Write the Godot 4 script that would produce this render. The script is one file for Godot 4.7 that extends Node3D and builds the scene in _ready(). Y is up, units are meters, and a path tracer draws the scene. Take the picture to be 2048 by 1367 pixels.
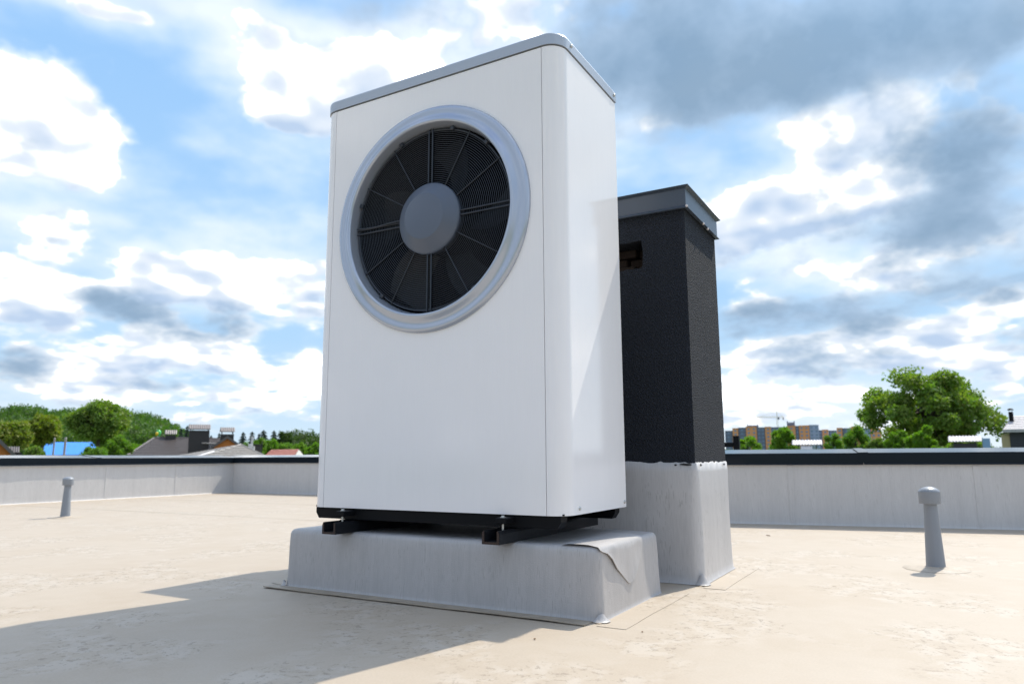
extends Node3D
# A heat pump on a flat roof. y is up, the roof membrane lies at y = 0, the street far below it.

const GROUND := -3.6            # street level below the roof
const SEAM_W := 1.078           # front panel of the heat pump, seam to seam
const EDGE := 0.079             # from a seam to the side of the casing
const DEPTH := 0.584
const FLOOR := 0.3405           # underside of the casing
const TOP := 2.153              # top of the side panels
const FAN := Vector2(0.537, 1.542)
const PLINTH_TOP := 0.243

const WHITE_CLOUDS := [
	[-65.1,23.1,3.9,2.7,1.00], [-61.7,22.0,2.5,2.9,0.90], [-65.8,19.2,3.1,1.9,0.70], [-63.2,19.1,3.3,1.3,0.70], [-59.6,19.4,2.7,1.0,0.50], [-53.5,22.5,3.2,1.0,0.45], [-62.4,29.5,2.9,0.7,0.60], [-59.2,29.7,1.7,0.5,0.40],
	[-50.2,29.1,3.6,2.6,0.95], [-45.5,28.3,4.5,2.7,1.00], [-40.7,29.8,4.6,2.7,0.90], [-48.5,25.9,2.7,1.7,0.80], [-46.2,25.2,2.8,1.4,0.80], [-33.7,32.2,4.3,2.7,0.90], [-28.1,32.9,3.2,2.3,0.70], [-51.1,31.2,2.6,1.6,0.60],
	[-55.9,12.6,4.8,2.1,0.90], [-51.5,13.0,5.1,2.2,0.95], [-46.4,13.4,2.9,2.6,0.80], [-57.0,13.9,1.6,1.0,0.70], [-64.3,11.3,3.0,1.8,0.90], [-62.3,10.9,2.0,1.7,0.80], [-62.1,16.0,1.7,1.5,0.35], [-64.9,15.2,1.6,1.0,0.30],
	[-62.6,8.5,5.6,1.3,0.60], [-56.5,8.0,4.7,1.6,0.70], [-60.1,6.4,3.2,1.0,0.80], [-60.6,5.0,3.8,1.3,0.80], [-55.6,7.7,1.9,1.4,0.70], [-50.8,7.4,3.4,1.3,0.60], [-47.6,5.8,4.3,1.5,0.60], [-45.5,8.1,1.5,1.9,0.40],
	[-52.4,4.2,6.7,1.1,0.60], [-47.5,4.3,4.3,1.1,0.60], [-1.2,24.7,3.8,2.2,0.80], [-18.6,25.5,2.2,0.9,0.80], [-4.1,22.6,3.5,1.3,0.90], [-7.5,23.9,3.3,1.0,0.50], [-9.8,17.8,4.5,2.4,1.35], [-5.5,18.1,4.9,1.9,1.35],
	[-0.4,18.6,2.4,1.7,1.30], [-5.7,19.9,1.0,0.7,0.80], [-12.0,16.9,2.8,2.2,0.90], [0.7,13.9,5.0,1.0,0.80], [-5.8,13.3,4.0,1.4,0.60], [-1.6,11.8,3.7,1.4,0.70], [-9.8,10.9,1.2,0.9,0.70], [-11.9,11.7,2.1,2.2,0.50],
	[-10.4,7.6,3.5,1.3,0.90], [-7.2,8.0,2.7,1.1,0.70], [-1.3,7.9,3.4,1.9,0.95], [1.6,7.0,3.5,1.9,0.90], [4.1,9.1,3.3,1.6,0.90], [-4.5,7.8,2.6,2.1,0.70], [-8.1,4.4,6.8,1.5,0.70], [-12.3,4.5,2.9,1.1,0.60],
	[2.8,4.6,4.2,1.7,0.60], [-10.3,3.0,7.0,1.1,0.60], [-34.8,16.2,7.8,3.1,0.60], [-30.7,25.7,5.7,3.6,0.60], [-34.7,6.4,7.8,2.4,0.70], [-24.7,10.3,5.9,2.4,0.60],
]
const GREY_CLOUDS := [
	[-43.3,32.6,5.5,1.9,0.70], [-37.1,33.4,4.2,1.6,0.50], [-58.6,10.3,3.3,1.2,0.85], [-59.9,11.2,1.5,1.0,0.60], [-53.3,9.2,3.7,1.3,0.55], [-51.7,10.8,2.7,1.3,0.40], [-63.6,6.1,3.6,1.5,0.60], [-55.4,5.2,2.6,0.8,0.50],
	[-65.7,20.2,2.3,0.8,0.25], [-10.1,29.0,11.9,4.3,1.30], [-15.9,31.5,6.9,3.9,0.90], [0.5,28.5,7.9,3.0,1.15], [-12.2,26.6,6.9,1.7,0.90], [6.6,27.7,4.9,2.3,0.80], [-20.1,30.5,2.9,3.4,0.50], [2.6,17.7,3.7,3.9,0.90],
	[4.3,20.6,4.0,3.1,0.45], [-2.3,15.8,6.2,1.7,0.45], [-9.2,14.8,5.2,2.2,0.40], [2.4,15.7,4.2,2.0,0.80], [-9.2,10.0,6.2,1.7,0.90], [-2.7,10.2,6.3,1.8,0.70], [3.5,11.5,4.2,1.6,0.60], [-6.2,7.0,4.0,1.1,0.60],
	[5.1,7.7,2.7,1.0,0.60], [-4.7,5.9,3.2,0.7,0.50], [-34.7,11.5,6.3,1.6,0.50],
]
const TREES := [
	["leafy_tree", "broad green tree with bright leaf tips right of the chimney", Vector3(2.23, 0, -45.63), 3.70, 0.69, 5.43, "mid", 3000, 0.34],
	["leafy_tree", "large rounded green tree over the far left parapet, left of the dark roof", Vector3(-51.01, 0, -29.30), 2.30, 1.64, 4.87, "mid", 2300, 0.34],
	["leafy_tree", "yellow-green tree at the left edge of the picture", Vector3(-47.34, 0, -21.33), 1.36, 0.67, 3.03, "yellow", 1900, 0.30],
	["leafy_tree", "yellow-green tree between the left edge tree and the large tree", Vector3(-48.26, 0, -23.96), 1.16, 1.47, 3.62, "yellow", 1600, 0.30],
	["leafy_tree", "small green tree before the apartment blocks, nearest the crane", Vector3(-4.69, 0, -39.05), 0.88, 0.19, 2.18, "bright", 1500, 0.17],
	["leafy_tree", "airy young tree before the apartment blocks, left of the broad tree", Vector3(-2.58, 0, -57.43), 0.97, 0.02, 2.78, "bright", 900, 0.22],
	["leafy_tree", "dark round tree beside the far spruces, right of the white flue", Vector3(-78.20, 0, -72.60), 1.06, 0.64, 4.62, "dark", 700, 0.45],
]
const SHRUBS := [
	["shrub", "bright green bush against the parapet next to the steel post", Vector3(-7.04, 0, -41.65), 0.89, 0.17, 1.87, "bright", 1100, 0.17],
	["shrub", "slim green bush right of the white tiled chimney hat", Vector3(-2.50, 0, -42.38), 0.57, 0.16, 1.80, "bright", 600, 0.17],
	["shrub", "bright bush under the broad tree, its left half", Vector3(0.99, 0, -35.61), 0.63, 0.21, 1.73, "bright", 1100, 0.15],
	["shrub", "bright bush under the broad tree, its taller right half", Vector3(1.98, 0, -34.63), 0.69, 0.22, 1.81, "bright", 1300, 0.15],
	["shrub", "low light green bush below the blue roof", Vector3(-32.16, 0, -17.96), 0.58, 0.39, 1.14, "bright", 600, 0.16],
	["shrub", "round green bush at the foot of the large left tree", Vector3(-33.38, 0, -19.80), 0.71, 0.37, 1.69, "bright", 1100, 0.17],
	["shrub", "small green bush at the left end of the dark tiled roof", Vector3(-34.55, 0, -21.69), 0.52, 0.36, 1.44, "bright", 700, 0.17],
	["shrub", "light green bush left of the white flue", Vector3(-51.16, 0, -42.83), 0.59, 0.18, 2.00, "bright", 500, 0.25],
	["shrub", "bright green bush directly right of the white flue", Vector3(-50.39, 0, -43.72), 0.68, 0.17, 2.40, "bright", 600, 0.25],
	["shrub", "bright green bush above the left end of the red roof", Vector3(-51.19, 0, -45.83), 0.80, 0.15, 2.37, "bright", 600, 0.25],
	["shrub", "bright green bush above the middle of the red roof", Vector3(-48.86, 0, -45.42), 0.83, 0.16, 2.18, "bright", 600, 0.25],
	["shrub", "bright green bush above the white gable of the red roof", Vector3(-49.48, 0, -47.67), 0.72, 0.14, 2.14, "bright", 600, 0.25],
	["shrub", "green bush at the heat pump's left edge", Vector3(-44.35, 0, -44.33), 0.84, 0.16, 1.75, "bright", 600, 0.25],
	["shrub", "green bush low under the yellow-green trees", Vector3(-40.43, 0, -19.52), 0.51, 0.38, 1.27, "mid", 600, 0.20],
	["shrub", "green bush right of the apartment blocks under the broad tree's left side", Vector3(-0.26, 0, -41.56), 0.50, 0.16, 1.57, "mid", 600, 0.17],
	["shrub", "dark green bush below the right white tiled chimney hat", Vector3(3.75, 0, -37.61), 1.04, 0.20, 1.27, "mid", 900, 0.20],
]
const SPRUCES := [
	["dark far spruce left of the large tiled chimney, the lower one", Vector3(-95.00, 0, -67.88), 5.30, 0.51],
	["dark far spruce left of the large tiled chimney, the taller one", Vector3(-96.13, 0, -69.72), 5.77, 0.56],
	["dark far spruce just right of the large tiled chimney", Vector3(-99.62, 0, -78.33), 4.94, 0.46],
	["dark far spruce right of the third tiled chimney", Vector3(-89.62, 0, -74.78), 4.79, 0.65],
	["dark far spruce left of the white flue", Vector3(-89.54, 0, -76.42), 4.91, 0.73],
	["dark far spruce broad, right of the white flue", Vector3(-86.93, 0, -76.37), 5.08, 0.94],
	["dark far spruce small, between two taller ones", Vector3(-91.88, 0, -79.83), 4.74, 0.46],
	["dark far spruce slender, beside the dark round tree", Vector3(-86.65, 0, -78.19), 5.05, 0.74],
	["dark far spruce tiny, left of the orange gable", Vector3(-100.37, 0, -77.38), 4.53, 0.38],
]
const HILL := [
	Vector3(-333.1, 19.1, -128.5),
	Vector3(-323.9, 21.2, -137.8),
	Vector3(-314.1, 22.5, -147.2),
	Vector3(-309.8, 22.5, -156.0),
	Vector3(-301.5, 21.3, -161.2),
	Vector3(-299.9, 21.6, -164.2),
	Vector3(-285.2, 21.2, -169.6),
	Vector3(-270.2, 19.7, -174.7),
	Vector3(-263.2, 18.0, -176.3),
	Vector3(-259.3, 15.6, -178.4),
	Vector3(-255.2, 13.0, -179.0),
	Vector3(-251.4, 9.2, -179.3),
	Vector3(-247.9, 5.2, -180.7),
]
const FAR_WOOD := [
	Vector3(-99.9, 5.5, -93.3),
	Vector3(-97.4, 5.9, -93.0),
	Vector3(-95.0, 6.0, -92.6),
	Vector3(-92.6, 5.5, -92.2),
	Vector3(-90.2, 5.0, -91.9),
	Vector3(-87.6, 4.6, -91.6),
]
const FAR_LINE := [
	Vector3(-186.8, 4.6, -190.4),
	Vector3(-171.2, 4.7, -204.5),
	Vector3(-154.1, 4.3, -217.7),
	Vector3(-133.1, 4.5, -225.4),
	Vector3(-114.1, 4.2, -235.7),
	Vector3(-94.5, 4.3, -244.3),
	Vector3(-78.1, 3.9, -244.9),
	Vector3(-66.9, 3.8, -248.3),
	Vector3(-54.2, 3.5, -251.4),
	Vector3(-40.8, 3.5, -249.0),
	Vector3(-28.9, 3.2, -250.7),
	Vector3(-17.0, 3.4, -246.9),
	Vector3(-6.2, 3.6, -247.5),
	Vector3(6.8, 3.5, -247.6),
	Vector3(19.0, 3.5, -247.1),
	Vector3(30.3, 3.6, -246.1),
	Vector3(46.0, 3.1, -243.8),
	Vector3(60.0, 3.2, -240.9),
	Vector3(76.4, 2.6, -236.4),
]

var st: SurfaceTool
var xf := Transform3D.IDENTITY
var names := {}
var M := {}
var rng := RandomNumberGenerator.new()

# ------------------------------------------------------------------ scene tree helpers
func numbered(called: String) -> String:
	if not names.has(called):
		names[called] = 0
		return called
	names[called] += 1
	return "%s_%03d" % [called, names[called]]

func tag(o: Node, label: String, category: String, group := "", kind := "") -> Node:
	if label: o.set_meta("label", label)
	if category: o.set_meta("category", category)
	if group: o.set_meta("group", group)
	if kind: o.set_meta("kind", kind)
	return o

func thing(called: String, label: String, category: String, at := Vector3.ZERO, turn := 0.0, group := "") -> Node3D:
	var o := Node3D.new()
	o.name = numbered(called)
	add_child(o)
	o.position = at
	o.rotation.y = turn
	tag(o, label, category, group)
	return o

func begin() -> void:
	st = SurfaceTool.new()
	st.begin(Mesh.PRIMITIVE_TRIANGLES)
	xf = Transform3D.IDENTITY

func finish() -> ArrayMesh:
	st.index()
	st.generate_normals()
	return st.commit()

func put(mesh: Mesh, called: String, m: Material, parent: Node) -> MeshInstance3D:
	var o := MeshInstance3D.new()
	o.mesh = mesh
	o.material_override = m
	o.name = called if parent != self else numbered(called)
	parent.add_child(o, true)
	return o

func part(called: String, m: Material, parent: Node) -> MeshInstance3D:
	return put(finish(), called, m, parent)

func structure(called: String, m: Material) -> MeshInstance3D:
	var o := part(called, m, self)
	o.set_meta("kind", "structure")
	return o

# ------------------------------------------------------------------ shape helpers (counter-clockwise seen from outside)
func v(p: Vector3, uv := Vector2.ZERO) -> void:
	st.set_uv(uv)
	st.add_vertex(xf * p)

func tri(a: Vector3, b: Vector3, c: Vector3) -> void:
	v(a); v(c); v(b)

func quad(a: Vector3, b: Vector3, c: Vector3, d: Vector3) -> void:
	tri(a, b, c)
	tri(a, c, d)

func smooth(g: int) -> void:
	st.set_smooth_group(g)

func box(lo: Vector3, hi: Vector3) -> void:
	smooth(-1)
	var p: Array[Vector3] = []
	for i in 8:
		p.append(Vector3(hi.x if i & 1 else lo.x, hi.y if i & 2 else lo.y, hi.z if i & 4 else lo.z))
	quad(p[4], p[5], p[7], p[6]); quad(p[1], p[0], p[2], p[3])
	quad(p[5], p[1], p[3], p[7]); quad(p[0], p[4], p[6], p[2])
	quad(p[6], p[7], p[3], p[2]); quad(p[0], p[1], p[5], p[4])

# a box whose edges are cut off at b
func cbox(lo: Vector3, hi: Vector3, b: float) -> void:
	smooth(-1)
	var c := (lo + hi) * 0.5
	var h := (hi - lo) * 0.5
	b = minf(b, minf(h.x, minf(h.y, h.z)) * 0.98)
	var f := func(sx: int, sy: int, sz: int, ax: int) -> Vector3:
		var s := Vector3(sx, sy, sz)
		var e := h - Vector3(b, b, b)
		e[ax] = h[ax]
		return c + s * e
	for ax in 3:
		var a1 := (ax + 1) % 3
		var a2 := (ax + 2) % 3
		for sg in [-1, 1]:
			var q: Array[Vector3] = []
			for k in [[-1, -1], [1, -1], [1, 1], [-1, 1]]:
				var s := Vector3i.ZERO
				s[ax] = sg; s[a1] = k[0]; s[a2] = k[1]
				q.append(f.call(s.x, s.y, s.z, ax))
			if sg > 0: quad(q[0], q[1], q[2], q[3])
			else: quad(q[3], q[2], q[1], q[0])
		for s1 in [-1, 1]:
			for s2 in [-1, 1]:
				var e0 := Vector3i.ZERO
				var e1 := Vector3i.ZERO
				e0[ax] = -1; e1[ax] = 1
				e0[a1] = s1; e1[a1] = s1; e0[a2] = s2; e1[a2] = s2
				var A: Vector3 = f.call(e0.x, e0.y, e0.z, a1)
				var B: Vector3 = f.call(e1.x, e1.y, e1.z, a1)
				var C: Vector3 = f.call(e1.x, e1.y, e1.z, a2)
				var D: Vector3 = f.call(e0.x, e0.y, e0.z, a2)
				if s1 * s2 > 0: quad(A, D, C, B)
				else: quad(A, B, C, D)
	for sx in [-1, 1]:
		for sy in [-1, 1]:
			for sz in [-1, 1]:
				var A: Vector3 = f.call(sx, sy, sz, 0)
				var B: Vector3 = f.call(sx, sy, sz, 1)
				var C: Vector3 = f.call(sx, sy, sz, 2)
				if sx * sy * sz > 0: tri(A, B, C)
				else: tri(A, C, B)

# rows of points joined into a surface; rows run so that (next row) x (next point) looks outward
func sheet(rows: Array, closed := false) -> void:
	for i in rows.size() - 1:
		var a: PackedVector3Array = rows[i]
		var b: PackedVector3Array = rows[i + 1]
		var n := a.size()
		for j in (n if closed else n - 1):
			var k := (j + 1) % n
			quad(a[j], a[k], b[k], b[j])

# profile of (radius, height) turned about local y, bottom to top on the outside
func lathe(profile: Array, n := 32, group := 1) -> void:
	for i in profile.size() - 1:
		var p: Vector2 = profile[i]
		var q: Vector2 = profile[i + 1]
		smooth(group)
		for j in n:
			var a := TAU * j / n
			var b := TAU * (j + 1) / n
			var A := Vector3(p.x * sin(a), p.y, p.x * cos(a))
			var B := Vector3(p.x * sin(b), p.y, p.x * cos(b))
			var C := Vector3(q.x * sin(b), q.y, q.x * cos(b))
			var D := Vector3(q.x * sin(a), q.y, q.x * cos(a))
			if p.x < 1e-6: tri(A, C, D)
			elif q.x < 1e-6: tri(A, B, C)
			else: quad(A, B, C, D)

func rod(a: Vector3, b: Vector3, ra: float, rb: float, n := 8, ends := true) -> void:
	var d := (b - a).normalized()
	var s := d.cross(Vector3.RIGHT if absf(d.x) < 0.9 else Vector3.UP).normalized()
	var t := d.cross(s)
	var A := PackedVector3Array()
	var B := PackedVector3Array()
	for i in n:
		var w := s * cos(TAU * i / n) + t * sin(TAU * i / n)
		A.append(a + w * ra)
		B.append(b + w * rb)
	smooth(1)
	for i in n:
		var k := (i + 1) % n
		quad(A[i], A[k], B[k], B[i])
	if ends:
		smooth(-1)
		for i in range(1, n - 1):
			tri(B[0], B[i], B[i + 1])
			tri(A[0], A[i + 1], A[i])

# a closed outline in (x, z), drawn upward from y0 to y1; the outline runs so that its inside lies to the left seen from above
func prism(outline: PackedVector2Array, y0: float, y1: float, group := -1, bevel := 0.0, caps := true) -> void:
	var n := outline.size()
	var area := 0.0
	for i in n:
		area += outline[i].x * outline[(i + 1) % n].y - outline[(i + 1) % n].x * outline[i].y
	if area > 0.0:       # x to the right and z towards us: make it run counter-clockwise seen from above
		outline = outline.duplicate()
		outline.reverse()
	var top := outline
	if bevel > 0.0:
		top = inset(outline, bevel)
	var run := group
	for i in n:
		var p := outline[i]
		var q := outline[(i + 1) % n]
		if group >= 0:      # a new smooth run starts at every sharp corner
			if absf((p - outline[(i + n - 1) % n]).angle_to(q - p)) > 0.5: run += 1
			smooth(run)
		else:
			smooth(-1)
		quad(Vector3(p.x, y0, p.y), Vector3(q.x, y0, q.y), Vector3(q.x, y1 - bevel, q.y), Vector3(p.x, y1 - bevel, p.y))
	if bevel > 0.0:
		var mid := inset(outline, bevel * 0.3)
		smooth(99 if group >= 0 else -1)
		for i in n:
			var k := (i + 1) % n
			quad(Vector3(outline[i].x, y1 - bevel, outline[i].y), Vector3(outline[k].x, y1 - bevel, outline[k].y), Vector3(mid[k].x, y1 - bevel * 0.3, mid[k].y), Vector3(mid[i].x, y1 - bevel * 0.3, mid[i].y))
			quad(Vector3(mid[i].x, y1 - bevel * 0.3, mid[i].y), Vector3(mid[k].x, y1 - bevel * 0.3, mid[k].y), Vector3(top[k].x, y1, top[k].y), Vector3(top[i].x, y1, top[i].y))
	if not caps:
		return
	smooth(-1)
	for side in 2:
		var o := top if side == 0 else outline
		var y := y1 if side == 0 else y0
		var idx := Geometry2D.triangulate_polygon(o)
		for i in range(0, idx.size(), 3):
			var a := o[idx[i]]
			var b := o[idx[i + 1]]
			var c := o[idx[i + 2]]
			var up := (b - a).cross(c - a) < 0.0
			if up == (side == 0): tri(Vector3(a.x, y, a.y), Vector3(b.x, y, b.y), Vector3(c.x, y, c.y))
			else: tri(Vector3(a.x, y, a.y), Vector3(c.x, y, c.y), Vector3(b.x, y, b.y))

func inset(o: PackedVector2Array, d: float) -> PackedVector2Array:
	var out := PackedVector2Array()
	var n := o.size()
	for i in n:
		var e0 := (o[i] - o[(i + n - 1) % n]).normalized()
		var e1 := (o[(i + 1) % n] - o[i]).normalized()
		var n0 := Vector2(e0.y, -e0.x)
		var n1 := Vector2(e1.y, -e1.x)
		var m := (n0 + n1)
		m = m / maxf(m.length_squared() * 0.5, 0.2)
		out.append(o[i] + m * d)
	return out

func arc(c: Vector2, r: float, a0: float, a1: float, n: int) -> PackedVector2Array:
	var out := PackedVector2Array()
	for i in n + 1:
		var a := lerpf(a0, a1, float(i) / n)
		out.append(c + Vector2(cos(a), sin(a)) * r)
	return out

# the same with a short straight run before and after, so that shading stays flat beyond the bend
func bend(c: Vector2, r: float, a0: float, a1: float, n: int, lead := 0.004) -> PackedVector2Array:
	var out := arc(c, r, a0, a1, n)
	var sg := signf(a1 - a0)
	var t0 := Vector2(-sin(a0), cos(a0)) * sg
	var t1 := Vector2(-sin(a1), cos(a1)) * sg
	out.insert(0, out[0] - t0 * lead)
	out.append(out[out.size() - 1] + t1 * lead)
	return out

# ------------------------------------------------------------------ materials
func lin(r: float, g: float, b: float) -> Color:
	return Color(r, g, b).linear_to_srgb()

func mat(c: Color, rough := 0.6, metal := 0.0) -> StandardMaterial3D:
	var m := StandardMaterial3D.new()
	m.albedo_color = c
	m.roughness = rough
	m.metallic = metal
	return m

func noise(kind: int, freq: float, oct: int, sd: int) -> FastNoiseLite:
	var n := FastNoiseLite.new()
	n.noise_type = kind
	n.frequency = freq
	n.seed = sd
	n.fractal_type = FastNoiseLite.FRACTAL_FBM if oct > 1 else FastNoiseLite.FRACTAL_NONE
	n.fractal_octaves = oct
	return n

func grey(n: FastNoiseLite, w: int, h: int) -> PackedByteArray:
	var im := n.get_seamless_image(w, h, false, false, 0.15, true)
	im.convert(Image.FORMAT_L8)
	return im.get_data()

func bump(n: FastNoiseLite, size: int, strength: float) -> ImageTexture:
	var im := n.get_seamless_image(size, size, false, false, 0.15, true)
	im.convert(Image.FORMAT_RGBA8)
	im.bump_map_to_normal_map(strength)
	return ImageTexture.create_from_image(im)

func rows_in_threads(h: int, job: Callable) -> void:
	var id := WorkerThreadPool.add_group_task(job, h)
	WorkerThreadPool.wait_for_group_task_completion(id)

func from_rows(rows: Array, w: int) -> Image:
	var all := PackedByteArray()
	for r in rows:
		all.append_array(r)
	return Image.create_from_data(w, rows.size(), false, Image.FORMAT_RGB8, all)

# ------------------------------------------------------------------ sky
var sky_rows: Array = []
var sky_white: PackedFloat32Array
var sky_grey: PackedFloat32Array
var sky_n1: FastNoiseLite
var sky_n2: FastNoiseLite
var sky_n3: FastNoiseLite
var sky_n4: FastNoiseLite
const SUN := Vector3(0.1268, 0.8170, -0.5625)
const SKY_W := 4096
const SKY_H := 2048

func splat(field: PackedFloat32Array, b: Array, w: int, h: int) -> PackedFloat32Array:
	var per := 360.0 / w
	var cosel := maxf(cos(deg_to_rad(b[1])), 0.15)
	var rx: float = b[2] / cosel
	var ry: float = b[3]
	var r0 := maxi(0, int((90.0 - b[1] - 2.2 * ry) / per))
	var r1 := mini(h - 1, int((90.0 - b[1] + 2.2 * ry) / per))
	var span := mini(int(2.2 * rx / per), w / 2 - 1)
	var mid := int(floor(b[0] / per))
	for r in range(r0, r1 + 1):
		var e: float = (90.0 - (r + 0.5) * per - b[1]) / ry
		for k in range(-span, span + 1):
			var a := k * per / rx
			var g := exp(-(a * a + e * e) * 1.1)
			var at := r * w + posmod(mid + k, w)
			var x: float = b[4] * g
			field[at] = field[at] + x - field[at] * x * 0.45
	return field

func sky_row(r: int) -> void:
	var out := PackedFloat32Array()
	out.resize(SKY_W * 3)
	var el := PI * (0.5 - (r + 0.5) / SKY_H)
	var ce := cos(el)
	var se := sin(el)
	var eld := rad_to_deg(el)
	# clear air: deeper blue overhead, milky near the horizon
	var t := clampf(eld / 36.0, 0.0, 1.0)
	var air := Vector3(0.715, 0.84, 0.935).lerp(Vector3(0.545, 0.725, 0.925), pow(t, 0.8))
	air = air.lerp(Vector3(0.46, 0.61, 0.89), smoothstep(28.0, 70.0, eld))
	var low := 1.0 - clampf(eld / 9.0, 0.0, 1.0)
	air = air.lerp(Vector3(0.80, 0.87, 0.925), low * 0.85)
	var near := exp(-maxf(eld, 0.0) / 10.0)       # clouds far away, low in the sky, look smaller
	var fine := 1.0 + 1.5 * near
	for c in SKY_W:
		var az := TAU * (c + 0.5) / SKY_W
		var x := sin(az) * ce
		var z := -cos(az) * ce
		var i := r * SKY_W + c
		var w := sky_white[i]
		var g := sky_grey[i]
		var p := Vector3(x, se * (1.35 + 0.5 * near), z) * fine
		var n := sky_n1.get_noise_3dv(p)
		var puff := 1.0 - 2.2 * absf(sky_n3.get_noise_3dv(p + Vector3(n, n, -n) * 0.012))
		# the same cloud nearer to the sun: how much of it stands in the way of the light
		var q := p + Vector3(0.012, 0.032, -0.003)
		var lump := sky_n4.get_noise_3dv(q) - sky_n4.get_noise_3dv(p)
		var thin := sky_n2.get_noise_3dv(Vector3(x, se * 2.6, z))
		var edge := n * 0.95 + puff * 0.16
		var d := w * 1.05 + edge
		var a := smoothstep(0.24, 0.80, d)
		a = maxf(a * a * 0.4 + a * 0.6, 0.74 * smoothstep(-0.34, 0.62, thin + w * 0.55 + n * 0.35) * (1.0 - 0.6 * smoothstep(30.0, 60.0, eld)))
		var relief := clampf(lump * 1.5 - puff * 0.10 + 0.05, -0.5, 0.7)
		var under := clampf((sky_white[maxi(i - 18 * SKY_W, c)] - w) * 1.1, -0.15, 0.5)      # flat grey undersides
		var shade := clampf(0.20 + under + relief * 1.0 + smoothstep(0.8, 1.6, d) * 0.30 - smoothstep(0.9, 0.5, d) * 0.2, 0.0, 0.95) * smoothstep(0.32, 0.85, d)
		var k := g * 1.15 + n * 0.85 - puff * 0.12
		var ga := smoothstep(0.12, 1.05, k)
		var depth := clampf(0.25 + 0.50 * g + n * 0.7 + relief * 0.35, 0.0, 1.0)
		var white := Vector3(0.985, 0.985, 0.985).lerp(Vector3(0.68, 0.765, 0.875), shade)
		var dark := Vector3(0.73, 0.81, 0.905).lerp(Vector3(0.50, 0.605, 0.71), depth)
		var col := air.lerp(white, a).lerp(dark, ga * 0.93)
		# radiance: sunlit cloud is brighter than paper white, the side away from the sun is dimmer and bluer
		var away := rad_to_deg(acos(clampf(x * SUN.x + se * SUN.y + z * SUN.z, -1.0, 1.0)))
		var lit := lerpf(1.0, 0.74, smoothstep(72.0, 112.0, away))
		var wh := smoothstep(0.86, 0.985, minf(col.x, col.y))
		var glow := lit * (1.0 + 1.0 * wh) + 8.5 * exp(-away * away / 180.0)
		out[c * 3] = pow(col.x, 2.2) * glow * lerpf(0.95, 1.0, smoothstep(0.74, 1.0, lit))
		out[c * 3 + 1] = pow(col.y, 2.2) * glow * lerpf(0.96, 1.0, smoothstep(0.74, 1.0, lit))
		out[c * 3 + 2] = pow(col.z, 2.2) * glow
	sky_rows[r] = out.to_byte_array()

func make_sky() -> Image:
	var w := 1024
	var h := 256
	var white := PackedFloat32Array()
	var dark := PackedFloat32Array()
	white.resize(w * h)
	dark.resize(w * h)
	for b in WHITE_CLOUDS: white = splat(white, b, w, h)
	for b in GREY_CLOUDS: dark = splat(dark, b, w, h)
	# the rest of the sky: the same kinds of cloud, as many to the degree
	var r := RandomNumberGenerator.new()
	r.seed = 41
	for i in 620:
		var el := pow(r.randf(), 1.35) * 88.0 + 1.5
		var az := r.randf_range(-180.0, 180.0)
		if az > -70.0 and az < 11.0 and el < 35.0:
			continue
		var big := 0.35 + 0.65 * clampf(el / 25.0, 0.0, 1.0)
		var b := [az, el, r.randf_range(3.0, 7.0) * big, r.randf_range(1.4, 3.4) * big, r.randf_range(0.4, 1.0)]
		if i % 5 < 3: white = splat(white, b, w, h)
		else: dark = splat(dark, b, w, h)
	var full := []
	for f in [white, dark]:
		# enlarge with a margin that wraps round, so that no seam shows where the panorama closes
		var wide := PackedFloat32Array()
		for row in h:
			var line: PackedFloat32Array = f.slice(row * w, row * w + w)
			wide.append_array(line.slice(w - 8, w))
			wide.append_array(line)
			wide.append_array(line.slice(0, 8))
		var im := Image.create_from_data(w + 16, h, false, Image.FORMAT_RF, wide.to_byte_array())
		im.resize(SKY_W + 64, SKY_H / 2, Image.INTERPOLATE_CUBIC)
		im = im.get_region(Rect2i(32, 0, SKY_W, SKY_H / 2))
		full.append(im.get_data().to_float32_array())
	sky_white = full[0]
	sky_grey = full[1]
	sky_n1 = noise(FastNoiseLite.TYPE_SIMPLEX_SMOOTH, 5.5, 6, 7)
	sky_n1.fractal_gain = 0.54
	sky_n4 = noise(FastNoiseLite.TYPE_SIMPLEX_SMOOTH, 5.5, 3, 7)
	sky_n2 = noise(FastNoiseLite.TYPE_SIMPLEX_SMOOTH, 2.2, 5, 19)
	sky_n3 = noise(FastNoiseLite.TYPE_SIMPLEX_SMOOTH, 11.0, 4, 23)
	sky_rows.resize(SKY_H / 2)
	rows_in_threads(SKY_H / 2, sky_row)
	var below := PackedFloat32Array()
	below.resize(SKY_W * 3)
	below.fill(0.28)
	var low_row := below.to_byte_array()
	var all := PackedByteArray()
	for row in sky_rows: all.append_array(row)
	for k in SKY_H / 2: all.append_array(low_row)
	var im := Image.create_from_data(SKY_W, SKY_H, false, Image.FORMAT_RGBF, all)
	sky_rows = []
	return im

# ------------------------------------------------------------------ surface textures (colour of the matter only)
var tex_rows: Array = []
var tn: Array = []

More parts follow.
